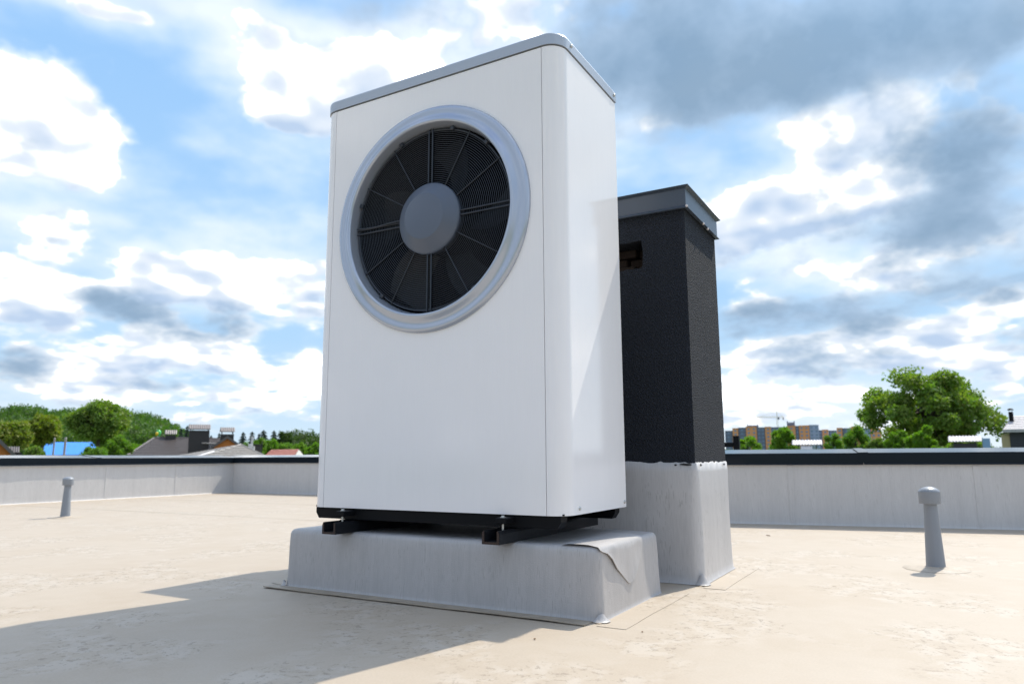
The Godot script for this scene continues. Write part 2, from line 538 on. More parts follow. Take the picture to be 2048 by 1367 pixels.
func roof_row(r: int) -> void:
	var w := 2048
	var out := PackedByteArray()
	out.resize(w * 3)
	var a: PackedByteArray = tn[0]
	var b: PackedByteArray = tn[1]
	var c: PackedByteArray = tn[2]
	var d: PackedByteArray = tn[3]
	var e: PackedByteArray = tn[4]
	for x in w:
		var i := r * w + x
		var big := a[i] / 255.0          # large stained and washed areas
		var sc := b[i] / 255.0           # scuffs
		var fl := c[i] / 255.0           # small flecks
		var gr := d[i] / 255.0           # fine grain
		var pa := e[i] / 255.0           # where the worn, flaky places are
		var col := Vector3(0.416, 0.351, 0.278).lerp(Vector3(0.405, 0.337, 0.262), smoothstep(0.42, 0.75, big))
		var worn := smoothstep(0.42, 0.66, pa)
		var white := smoothstep(0.54, 0.66, sc) * (0.15 + 0.85 * worn)
		col = col.lerp(Vector3(0.485, 0.432, 0.370), white * 0.5)
		var drag := smoothstep(0.40, 0.30, sc) * (0.3 + 0.7 * worn)
		col = col.lerp(Vector3(0.347, 0.282, 0.213), drag * 0.3)
		var fleck := smoothstep(0.69, 0.75, fl) * (0.0 + 1.0 * worn)
		col = col.lerp(Vector3(0.186, 0.151, 0.112), fleck * 0.55)
		col *= 0.955 + 0.09 * gr
		var s := Color(col.x, col.y, col.z).linear_to_srgb()
		out[x * 3] = int(s.r * 255.0)
		out[x * 3 + 1] = int(s.g * 255.0)
		out[x * 3 + 2] = int(s.b * 255.0)
	tex_rows[r] = out

# dust washed down by rain: fine upright streaks, and a few darker runs
func streak_texture(base: Vector3, amount: float, runs: float, sd: int, size := 1024) -> ImageTexture:
	var fine := noise(FastNoiseLite.TYPE_SIMPLEX, 0.16, 3, sd).get_seamless_image(size, 48, false, false, 0.1, true)
	fine.resize(size, size, Image.INTERPOLATE_CUBIC)
	var wide := noise(FastNoiseLite.TYPE_SIMPLEX, 0.02, 3, sd + 1).get_seamless_image(size, 24, false, false, 0.1, true)
	wide.resize(size, size, Image.INTERPOLATE_CUBIC)
	var patch := noise(FastNoiseLite.TYPE_SIMPLEX_SMOOTH, 0.006, 4, sd + 2).get_seamless_image(size, size, false, false, 0.1, true)
	for im in [fine, wide, patch]: im.convert(Image.FORMAT_L8)
	var f: PackedByteArray = fine.get_data()
	var g: PackedByteArray = wide.get_data()
	var p: PackedByteArray = patch.get_data()
	var out := PackedByteArray()
	out.resize(size * size * 3)
	for i in size * size:
		var k := 1.0 + amount * ((f[i] / 255.0 - 0.5) * 0.9 + (g[i] / 255.0 - 0.5) * 0.5 + (p[i] / 255.0 - 0.5) * 0.7)
		var run := smoothstep(0.70, 0.80, f[i] / 255.0) * smoothstep(0.42, 0.62, p[i] / 255.0) * runs
		k *= 1.0 - run
		var s := Color(base.x * k, base.y * k * (1.0 - run * 0.02), base.z * k * (1.0 - run * 0.06)).linear_to_srgb()
		out[i * 3] = clampi(int(s.r * 255.0), 0, 255)
		out[i * 3 + 1] = clampi(int(s.g * 255.0), 0, 255)
		out[i * 3 + 2] = clampi(int(s.b * 255.0), 0, 255)
	return ImageTexture.create_from_image(Image.create_from_data(size, size, false, Image.FORMAT_RGB8, out))

func mottled(base: Vector3, amount: float, freq: float, sd: int, size := 512) -> ImageTexture:
	var im := noise(FastNoiseLite.TYPE_SIMPLEX_SMOOTH, freq, 4, sd).get_seamless_image(size, size, false, false, 0.1, true)
	im.convert(Image.FORMAT_L8)
	var p := im.get_data()
	var out := PackedByteArray()
	out.resize(size * size * 3)
	for i in size * size:
		var k := 1.0 + amount * (p[i] / 127.5 - 1.0)
		var s := Color(base.x * k, base.y * k, base.z * k).linear_to_srgb()
		out[i * 3] = clampi(int(s.r * 255.0), 0, 255)
		out[i * 3 + 1] = clampi(int(s.g * 255.0), 0, 255)
		out[i * 3 + 2] = clampi(int(s.b * 255.0), 0, 255)
	return ImageTexture.create_from_image(Image.create_from_data(size, size, false, Image.FORMAT_RGB8, out))

func planar(m: StandardMaterial3D, metres: float, sharp := 4.0) -> StandardMaterial3D:
	m.uv1_triplanar = true
	m.uv1_world_triplanar = true
	m.uv1_triplanar_sharpness = sharp
	m.uv1_scale = Vector3.ONE / metres
	return m

func textured(t: Texture2D, rough: float, metres: float, normal: Texture2D = null, depth := 0.3) -> StandardMaterial3D:
	var m := mat(Color.WHITE, rough)
	m.albedo_texture = t
	if normal:
		m.normal_enabled = true
		m.normal_texture = normal
		m.normal_scale = depth
	return planar(m, metres)

func dull(m: StandardMaterial3D, spec: float) -> StandardMaterial3D:
	m.metallic_specular = spec
	return m

func make_materials() -> void:
	var w := 2048
	var swirl := noise(FastNoiseLite.TYPE_SIMPLEX_SMOOTH, 0.017, 5, 31)
	swirl.domain_warp_enabled = true
	swirl.domain_warp_amplitude = 70.0
	swirl.domain_warp_frequency = 0.009
	swirl.fractal_gain = 0.6
	var fleck := noise(FastNoiseLite.TYPE_SIMPLEX_SMOOTH, 0.075, 2, 32)
	fleck.domain_warp_enabled = true
	fleck.domain_warp_amplitude = 40.0
	fleck.domain_warp_frequency = 0.02
	tn = [grey(noise(FastNoiseLite.TYPE_SIMPLEX_SMOOTH, 0.0035, 4, 30), w, w), grey(swirl, w, w), grey(fleck, w, w), grey(noise(FastNoiseLite.TYPE_SIMPLEX, 0.22, 2, 33), w, w), grey(noise(FastNoiseLite.TYPE_SIMPLEX_SMOOTH, 0.0032, 3, 38), w, w)]
	tex_rows.resize(w)
	rows_in_threads(w, roof_row)
	var roof_tex := ImageTexture.create_from_image(from_rows(tex_rows, w))
	tex_rows = []
	tn = []
	M.roof = textured(roof_tex, 0.62, 4.6, bump(noise(FastNoiseLite.TYPE_SIMPLEX_SMOOTH, 0.012, 4, 35), 1024, 3.0), 0.25)
	var weave := bump(noise(FastNoiseLite.TYPE_SIMPLEX, 0.25, 2, 36), 512, 2.0)
	M.wrap = textured(streak_texture(Vector3(0.420, 0.405, 0.402), 0.16, 0.30, 51), 0.40, 0.9, weave, 0.12)
	M.wall = textured(streak_texture(Vector3(0.565, 0.550, 0.540), 0.13, 0.16, 61), 0.42, 1.7, weave, 0.1)
	M.base_wrap = textured(streak_texture(Vector3(0.51, 0.495, 0.49), 0.15, 0.26, 55, 512), 0.42, 0.9, weave, 0.12)
	M.patch = textured(streak_texture(Vector3(0.44, 0.435, 0.43), 0.18, 0.14, 71, 512), 0.5, 0.9, weave, 0.1)
	M.flange = textured(mottled(Vector3(0.345, 0.290, 0.225), 0.14, 0.02, 72), 0.62, 0.9)
	M.white = textured(streak_texture(Vector3(0.835, 0.82, 0.83), 0.02, 0.0, 81), 0.11, 1.3)
	M.lid = mat(lin(0.40, 0.44, 0.50), 0.36, 0.35)
	M.ring = mat(lin(0.44, 0.485, 0.57), 0.24, 0.5)
	M.hub = mat(lin(0.098, 0.120, 0.165), 0.36)
	M.grille = mat(lin(0.020, 0.026, 0.038), 0.32)
	M.blade = dull(mat(lin(0.012, 0.014, 0.018), 0.4), 0.4)
	M.drum = dull(mat(lin(0.004, 0.004, 0.0045), 0.7), 0.15)
	M.black = dull(mat(lin(0.007, 0.0075, 0.009), 0.45), 0.22)
	M.rail = dull(textured(mottled(Vector3(0.011, 0.012, 0.015), 0.4, 0.03, 73), 0.42, 0.4), 0.35)
	M.rust = textured(mottled(Vector3(0.040, 0.024, 0.018), 0.5, 0.05, 74), 0.8, 0.2)
	M.zinc = mat(lin(0.50, 0.50, 0.48), 0.38, 0.75)
	M.seam = mat(lin(0.030, 0.028, 0.020), 0.8)  # near-black: the shade inside the casing gaps, put into the colour
	M.stucco = dull(textured(mottled(Vector3(0.0230, 0.0295, 0.0430), 0.40, 0.08, 75), 0.85, 0.30, bump(noise(FastNoiseLite.TYPE_SIMPLEX_SMOOTH, 0.055, 3, 37), 512, 26.0), 2.0), 0.4)
	M.cap_metal = mat(lin(0.045, 0.060, 0.084), 0.30)
	M.tar = mat(lin(0.012, 0.012, 0.012), 0.6)
	M.brick = textured(mottled(Vector3(0.026, 0.016, 0.011), 0.5, 0.04, 76), 0.9, 0.3)
	M.coping = dull(mat(lin(0.0085, 0.013, 0.019), 0.13), 0.3)
	M.pvc = mat(lin(0.235, 0.255, 0.285), 0.42)
	M.leaf_dry = mat(lin(0.13, 0.07, 0.025), 0.8)
	# the neighbourhood
	M.grass = textured(mottled(Vector3(0.075, 0.115, 0.035), 0.4, 0.02, 77), 0.95, 20.0)
	M.bark = mat(lin(0.075, 0.060, 0.045), 0.9)
	M.tile_dark = mat(lin(0.115, 0.098, 0.092), 0.42)
	M.slate_grey = textured(mottled(Vector3(0.30, 0.275, 0.25), 0.35, 0.03, 78), 0.7, 2.0)
	M.red_roof = mat(lin(0.42, 0.17, 0.13), 0.6)
	M.clad = mat(lin(0.042, 0.036, 0.036), 0.5)
	M.hat = mat(lin(0.20, 0.165, 0.15), 0.35)
	M.hat_white = mat(lin(0.66, 0.62, 0.62), 0.5)
	M.orange = mat(lin(0.52, 0.17, 0.035), 0.75)
	M.blue = mat(lin(0.05, 0.26, 0.80), 0.5)
	M.blue_sheet = mat(lin(0.22, 0.36, 0.56), 0.5)
	M.plaster = mat(lin(0.62, 0.60, 0.56), 0.8)
	M.sand = mat(lin(0.46, 0.38, 0.22), 0.8)
	M.concrete = mat(lin(0.33, 0.32, 0.30), 0.85)
	M.pole = mat(lin(0.36, 0.34, 0.32), 0.8)
	M.night_panel = mat(lin(0.030, 0.033, 0.045), 0.5)
	M.shingle = textured(mottled(Vector3(0.46, 0.44, 0.45), 0.2, 0.03, 79), 0.6, 1.5)
	M.apt_orange = mat(lin(0.72, 0.34, 0.15), 0.8)
	M.apt_grey = mat(lin(0.16, 0.19, 0.26), 0.7)
	M.apt_light = mat(lin(0.34, 0.42, 0.58), 0.6)
	M.pane = mat(lin(0.20, 0.28, 0.40), 0.12)
	M.crane = mat(lin(0.72, 0.66, 0.46), 0.6)
	M.balloon_green = mat(lin(0.08, 0.50, 0.12), 0.3)
	M.balloon_yellow = mat(lin(0.75, 0.50, 0.02), 0.3)
	M.wire = mat(lin(0.16, 0.16, 0.17), 0.7)
	M.foliage = mat(Color.WHITE, 0.55)
	M.foliage.vertex_color_use_as_albedo = true
	M.foliage.backlight_enabled = true
	M.foliage.backlight = Color(0.9, 1.0, 0.5)
	M.conifer = mat(lin(0.022, 0.042, 0.028), 0.8)

# ------------------------------------------------------------------ the scene
func _ready() -> void:
	var cam := Camera3D.new()
	cam.name = "camera"
	cam.transform = Transform3D(Basis(Vector3.UP, 0.5193) * Basis(Vector3.RIGHT, 0.1576) * Basis(Vector3.BACK, -0.0049), Vector3(2.2935, 0.5482, 2.3683))
	cam.keep_aspect = Camera3D.KEEP_HEIGHT
	cam.near = 0.05
	cam.far = 3000.0
	var lens := CameraAttributesPhysical.new()
	lens.frustum_focal_length = 25.5
	lens.frustum_focus_distance = 2.75
	lens.exposure_aperture = 4.0
	lens.frustum_near = 0.05
	lens.frustum_far = 3000.0
	cam.attributes = lens
	cam.fov = 50.44
	add_child(cam)
	cam.make_current()

	var env := Environment.new()
	env.background_mode = Environment.BG_SKY
	var sky := Sky.new()
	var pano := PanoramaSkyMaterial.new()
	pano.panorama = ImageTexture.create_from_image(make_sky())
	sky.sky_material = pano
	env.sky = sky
	env.tonemap_mode = Environment.TONE_MAPPER_LINEAR
	env.tonemap_exposure = 1.17
	env.sdfgi_enabled = true
	env.ssao_enabled = true
	env.ssil_enabled = true
	var we := WorldEnvironment.new()
	we.name = "environment"
	we.environment = env
	add_child(we)

	var sun := DirectionalLight3D.new()
	sun.name = "sun"
	sun.light_energy = 1.26
	sun.light_color = Color(1.0, 0.962, 0.89)
	sun.light_angular_distance = 0.5
	sun.shadow_enabled = true
	add_child(sun)
	# light travels from behind on the right towards the front left, 55 degrees steep
	sun.look_at_from_position(Vector3.ZERO, -SUN, Vector3.UP)

	make_materials()
	build_roof()
	build_parapets()
	build_plinth()
	build_heat_pump()
	build_chimney()
	build_vents()
	build_seams()
	build_small_things()
	build_neighbourhood()

# ------------------------------------------------------------------ the heat pump
func wrap_outline(s: float, thick: float) -> PackedVector2Array:
	# plan of a side panel: from the seam round the front corner to the back; s = -1 left, 1 right
	var r := 0.072
	var x := SEAM_W + EDGE
	var outer := PackedVector2Array([Vector2(SEAM_W + 0.0025, 0)])
	for p in bend(Vector2(x - r, -r), r, PI / 2, 0.0, 14): outer.append(p)
	outer.append(Vector2(x, -DEPTH))
	var inner := PackedVector2Array([Vector2(x - thick, -DEPTH)])
	for p in bend(Vector2(x - r, -r), r - thick, 0.0, PI / 2, 14): inner.append(p)
	inner.append(Vector2(SEAM_W + 0.0025, -thick))
	outer.append_array(inner)
	if s < 0:
		for i in outer.size(): outer[i].x = SEAM_W - outer[i].x
	return outer

func casing_outline(grow: float, r: float) -> PackedVector2Array:
	var a := -EDGE - grow
	var b := SEAM_W + EDGE + grow
	var f := grow
	var o := PackedVector2Array([Vector2(a, -DEPTH - grow), Vector2(b, -DEPTH - grow)])
	for p in bend(Vector2(b - r, f - r), r, 0.0, PI / 2, 12): o.append(p)
	for p in bend(Vector2(a + r, f - r), r, PI / 2, PI, 12): o.append(p)
	return o

func screw(at: Vector3, parent: Node) -> void:
	begin()
	xf = Transform3D(Basis(Vector3.FORWARD, PI / 2), at)
	lathe([Vector2(0.0075, 0), Vector2(0.0075, 0.002), Vector2(0.0055, 0.005), Vector2(0, 0.006)], 10)
	part("screw", M.zinc, parent)

func build_heat_pump() -> void:
	var t := thing("heat_pump", "tall white heat pump with round fan grille on a grey plinth", "heat pump", Vector3(0, 0, 0))
	# front panel with the round opening
	begin()
	var n := 112
	var hole := 0.462
	var lo := Vector2(0.0, FLOOR)
	var hi := Vector2(SEAM_W, TOP)
	for i in n:
		var q: Array[Vector2] = []
		var e: Array[Vector2] = []
		for k in [i, i + 1]:
			var a: float = TAU * k / n
			var d := Vector2(cos(a), sin(a))
			q.append(FAN + d * hole)
			var tx: float = ((hi.x if d.x > 0 else lo.x) - FAN.x) / d.x if absf(d.x) > 1e-6 else 1e9
			var ty: float = ((hi.y if d.y > 0 else lo.y) - FAN.y) / d.y if absf(d.y) > 1e-6 else 1e9
			e.append(FAN + d * minf(tx, ty))
		smooth(-1)
		quad(Vector3(q[0].x, q[0].y, 0), Vector3(e[0].x, e[0].y, 0), Vector3(e[1].x, e[1].y, 0), Vector3(q[1].x, q[1].y, 0))
		# where the ray passes a corner of the panel, fill it in
		if absf(e[0].x - e[1].x) > 1e-4 and absf(e[0].y - e[1].y) > 1e-4:
			var c := Vector3(hi.x if e[0].x + e[1].x > 2 * FAN.x else lo.x, hi.y if e[0].y + e[1].y > 2 * FAN.y else lo.y, 0)
			tri(Vector3(e[0].x, e[0].y, 0), c, Vector3(e[1].x, e[1].y, 0))
		quad(Vector3(q[1].x, q[1].y, 0), Vector3(q[1].x, q[1].y, -0.015), Vector3(q[0].x, q[0].y, -0.015), Vector3(q[0].x, q[0].y, 0))
	quad(Vector3(0, FLOOR, 0), Vector3(0, TOP, 0), Vector3(0, TOP, -0.015), Vector3(0, FLOOR, -0.015))
	quad(Vector3(SEAM_W, FLOOR, -0.015), Vector3(SEAM_W, TOP, -0.015), Vector3(SEAM_W, TOP, 0), Vector3(SEAM_W, FLOOR, 0))
	quad(Vector3(0, FLOOR, -0.015), Vector3(SEAM_W, FLOOR, -0.015), Vector3(SEAM_W, FLOOR, 0), Vector3(0, FLOOR, 0))
	part("front_panel", M.white, t)
	for s in [-1.0, 1.0]:
		begin()
		prism(wrap_outline(s, 0.014), FLOOR, TOP, 1)
		part("side_panel", M.white, t)
		begin()
		var x := -0.0012 if s < 0 else SEAM_W + 0.0012
		box(Vector3(x - 0.012, FLOOR + 0.002, -0.030), Vector3(x + 0.012, TOP, -0.0165))
		part("seam_gap_shade", M.seam, t)  # dark strip behind the seam, coloured as the unlit gap
	begin()
	box(Vector3(-EDGE + 0.016, FLOOR, -DEPTH), Vector3(SEAM_W + EDGE - 0.016, TOP, -DEPTH + 0.014))
	part("back_panel", M.white, t)
	begin()
	prism(casing_outline(-0.0065, 0.066), TOP - 0.03, TOP + 0.009, 1)
	part("lid_gap_shade", M.seam, t)  # dark collar that paints the shadow gap below the lid
	begin()
	prism(casing_outline(0.005, 0.076), TOP + 0.005, TOP + 0.054, 1, 0.007)
	part("lid", M.lid, t)
	var sx := SEAM_W + EDGE
	screw(Vector3(sx + 0.005, TOP + 0.034, -0.105), t)
	screw(Vector3(sx + 0.005, TOP + 0.031, -DEPTH + 0.020), t)
	screw(Vector3(sx, FLOOR + 0.022, -0.112), t)
	screw(Vector3(sx, FLOOR + 0.022, -DEPTH + 0.022), t)
	# bezel, turned about the fan's axis (local y points out of the front)
	var axis := Transform3D(Basis(Vector3.RIGHT, PI / 2), Vector3(FAN.x, FAN.y, 0))
	begin()
	xf = axis
	var prof := [Vector2(0.489, 0.0005), Vector2(0.4885, 0.006), Vector2(0.485, 0.0115), Vector2(0.479, 0.0155), Vector2(0.471, 0.0170), Vector2(0.463, 0.0160), Vector2(0.456, 0.0145), Vector2(0.449, 0.0150), Vector2(0.441, 0.0185), Vector2(0.432, 0.0250), Vector2(0.425, 0.0295), Vector2(0.4185, 0.0315), Vector2(0.4135, 0.0290), Vector2(0.4100, 0.0210), Vector2(0.4060, 0.000), Vector2(0.4030, -0.020), Vector2(0.4020, -0.030)]
	lathe(prof, 128)
	part("fan_bezel", M.ring, t)
	begin()
	xf = axis
	lathe([Vector2(0.4015, -0.031), Vector2(0.4015, -0.30), Vector2(0.0, -0.30)], 64)
	part("fan_housing", M.drum, t)
	# grille
	var guard := axis * Transform3D(Basis(), Vector3(0, 0.019, 0))
	var g := Node3D.new()
	g.name = "fan_grille"
	t.add_child(g)
	for i in 27:
		var rad := 0.162 + i * 0.0088
		begin()
		xf = guard
		var wire := 0.0015 if i < 26 else 0.0045
		var sec: Array = []
		for k in 7:
			var a := TAU * k / 6.0
			sec.append(Vector2(rad + wire * cos(a), -0.036 + wire * sin(a)))
		sec.reverse()
		lathe(sec, 72)
		part("ring", M.grille, g)
	for k in 12:
		var a := TAU * k / 12.0
		var d := Vector3(sin(a), 0, cos(a))
		var side := Vector3(d.z, 0, -d.x)
		for off in ([-0.0095, 0.0095] if k % 3 == 0 else [0.0]):
			begin()
			xf = guard
			var w: float = 0.0040 if k % 3 == 0 else 0.0026
			rod(d * 0.148 + side * off + Vector3(0, -0.031, 0), d * 0.398 + side * off + Vector3(0, -0.031, 0), w, w, 6)
			part("spoke", M.grille, g)
	# the wider strut that carries the motor cable, on the left
	begin()
	xf = guard
	for k in 6:
		var f0 := k / 6.0
		var f1 := (k + 1) / 6.0
		rod(Vector3(-0.15 - 0.245 * f0, -0.026 + 0.004 * sin(f0 * 7.0), -0.016 + 0.005 * sin(f0 * PI)), Vector3(-0.15 - 0.245 * f1, -0.026 + 0.004 * sin(f1 * 7.0), -0.016 + 0.005 * sin(f1 * PI)), 0.0038, 0.0038, 6)
	part("motor_cable", M.grille, g)
	# clips that hold the grille's outer edge
	for a in [2.35, 2.85, 3.55, 4.4, 0.6, 5.6]:
		begin()
		xf = guard * Transform3D(Basis(Vector3.UP, a), Vector3.ZERO)
		cbox(Vector3(-0.010, -0.044, 0.385), Vector3(0.010, -0.022, 0.4035), 0.003)
		part("clip", M.grille, g)
	# fan wheel
	var wheel := Node3D.new()
	wheel.name = "fan_wheel"
	t.add_child(wheel)
	for k in 5:
		begin()
		xf = axis * Transform3D(Basis(Vector3.UP, TAU * k / 5.0 + 0.35), Vector3.ZERO)
		var top: Array = []
		var bot: Array = []
		for i in 9:
			var f := i / 8.0
			var rad := lerpf(0.12, 0.388, f)
			var row := PackedVector3Array()
			var under := PackedVector3Array()
			var sweep := 0.34 * f * f
			var chord := lerpf(0.62, 0.56, f)
			for j in 7:
				var h := j / 6.0
				var ang := sweep + (h - 0.5) * chord
				var y := -0.118 - 0.075 * h - 0.012 * sin(h * PI)
				row.append(Vector3(rad * sin(ang), y, rad * cos(ang)))
				under.append(Vector3(rad * sin(ang), y - 0.004, rad * cos(ang)))
			top.append(row)
			under.reverse()
			bot.append(under)
		smooth(1)
		sheet(top)
		sheet(bot)
		part("blade", M.blade, wheel)
	begin()
	xf = axis
	lathe([Vector2(0.13, -0.26), Vector2(0.135, -0.10), Vector2(0.12, -0.06)], 40)
	part("motor", M.drum, wheel)
	begin()
	xf = axis
	lathe([Vector2(0.138, -0.055), Vector2(0.150, -0.045), Vector2(0.1545, -0.038), Vector2(0.1545, -0.006)], 72, 1)
	lathe([Vector2(0.1545, -0.006), Vector2(0.1520, 0.000), Vector2(0.1465, 0.0035)], 72, 2)
	lathe([Vector2(0.1465, 0.0035), Vector2(0.0985, 0.0345)], 72, 3)
	lathe([Vector2(0.0985, 0.0345), Vector2(0.0965, 0.0350), Vector2(0.0, 0.0352)], 72, 4)
	part("hub_cap", M.hub, t)
	# base: two cross beams with cut ends, the drip tray between them, feet, rails
	for z in [-0.012, -DEPTH + 0.062]:
		begin()
		xf = Transform3D(Basis(), Vector3(0, 0, z))
		var prof2 := [Vector2(-0.052, FLOOR - 0.001), Vector2(SEAM_W + 0.052, FLOOR - 0.001), Vector2(SEAM_W + 0.052, FLOOR - 0.022), Vector2(SEAM_W + 0.036, FLOOR - 0.046), Vector2(-0.036, FLOOR - 0.046), Vector2(-0.052, FLOOR - 0.022)]
		smooth(-1)
		for i in 6:
			var p: Vector2 = prof2[i]
			var q: Vector2 = prof2[(i + 1) % 6]
			quad(Vector3(p.x, p.y, 0), Vector3(p.x, p.y, -0.05), Vector3(q.x, q.y, -0.05), Vector3(q.x, q.y, 0))
			if i > 0 and i < 5:
				var o: Vector2 = prof2[0]
				tri(Vector3(o.x, o.y, 0), Vector3(q.x, q.y, 0), Vector3(p.x, p.y, 0))
				tri(Vector3(o.x, o.y, -0.05), Vector3(p.x, p.y, -0.05), Vector3(q.x, q.y, -0.05))
		part("cross_beam", M.black, t)
	begin()
	box(Vector3(-EDGE + 0.018, FLOOR + 0.001, -DEPTH + 0.018), Vector3(SEAM_W + EDGE - 0.018, FLOOR + 0.006, -0.018))
	part("floor_pan", M.black, t)
	begin()
	cbox(Vector3(0.16, FLOOR - 0.034, -DEPTH + 0.066), Vector3(SEAM_W - 0.16, FLOOR, -0.066), 0.01)
	part("drip_tray", M.black, t)
	for x in [0.136, 0.908]:
		# U rail on the plinth
		begin()
		var y0 := PLINTH_TOP
		var w := 0.036
		var h := 0.048
		var z0 := -0.776
		var z1 := 0.106
		var u := [Vector2(-w, 0), Vector2(w, 0), Vector2(w, h - 0.012), Vector2(w - 0.004, h - 0.002), Vector2(w - 0.008, h), Vector2(w - 0.010, h - 0.004), Vector2(w - 0.010, 0.009), Vector2(-w + 0.010, 0.009), Vector2(-w + 0.010, h - 0.004), Vector2(-w + 0.008, h), Vector2(-w + 0.004, h - 0.002), Vector2(-w, h - 0.012)]
		smooth(-1)
		for i in u.size():
			var p: Vector2 = u[i]
			var q: Vector2 = u[(i + 1) % u.size()]
			quad(Vector3(x + p.x, y0 + p.y, z1 - 0.001), Vector3(x + p.x, y0 + p.y, z0), Vector3(x + q.x, y0 + q.y, z0), Vector3(x + q.x, y0 + q.y, z1 - 0.001))
		var rail := part("mounting_rail", M.rail, t)
		# sawn, rusty front end of the rail
		begin()
		smooth(-1)
		var poly := PackedVector2Array(u)
		var idx := Geometry2D.triangulate_polygon(poly)
		for zz in [z1]:
			for i in range(0, idx.size(), 3):
				var A := Vector3(x + poly[idx[i]].x, y0 + poly[idx[i]].y, zz)
				var B := Vector3(x + poly[idx[i + 1]].x, y0 + poly[idx[i + 1]].y, zz)
				var C := Vector3(x + poly[idx[i + 2]].x, y0 + poly[idx[i + 2]].y, zz)
				if ((B - A).cross(C - A).z > 0) == (zz > 0): tri(A, B, C)
				else: tri(A, C, B)
		part("sawn_end", M.rust, rail)
		for k in 2:
			var z := 0.030 if k == 0 else -DEPTH - 0.030
			begin()
			cbox(Vector3(x - 0.020 + 0.012, FLOOR - 0.030, z - 0.046), Vector3(x + 0.022 + 0.012, FLOOR - 0.008, z + 0.030), 0.003)
			var foot := part("foot_bracket", M.black, t)
			begin()
			rod(Vector3(x + 0.014, y0 + 0.010, z + 0.012), Vector3(x + 0.014, FLOOR - 0.030, z + 0.012), 0.0042, 0.0042, 8)
			part("threaded_rod", M.zinc, foot)
			begin()
			rod(Vector3(x + 0.014, FLOOR - 0.008, z + 0.012), Vector3(x + 0.014, FLOOR - 0.0065, z + 0.012), 0.011, 0.011, 12)
			rod(Vector3(x + 0.014, FLOOR - 0.0065, z + 0.012), Vector3(x + 0.014, FLOOR - 0.0005, z + 0.012), 0.0068, 0.0060, 6)
			part("bolt_head", M.zinc, foot)
			# the rubber block under the foot, inside the rail
			begin()
			cbox(Vector3(x - 0.022, y0 + 0.009, z - 0.052), Vector3(x + 0.022, FLOOR - 0.046, z - 0.006), 0.003)
			part("rubber_block", M.drum, foot)

# ------------------------------------------------------------------ roof, parapets
const BACK_AT := Vector3(-7.748, 0, -5.8975)
const BACK_TURN := 0.0152
const RIGHT_AT := Vector3(0, 0, -3.719)
const RIGHT_TURN := 0.1965

func build_roof() -> void:
	begin()
	# one building under the roof: its deck is the membrane
	box(Vector3(-8.3, GROUND, -6.4), Vector3(9.5, 0.0, 7.5))
	structure("roof", M.roof)
	begin()
	var n := 24
	var rows: Array = []
	for i in n + 1:
		var row := PackedVector3Array()
		for j in n + 1:
			row.append(Vector3(-1500.0 + 3000.0 * i / n, GROUND, 1500.0 - 3000.0 * j / n))
		rows.append(row)
	rows.reverse()
	smooth(1)
	sheet(rows)
	structure("ground", M.grass)

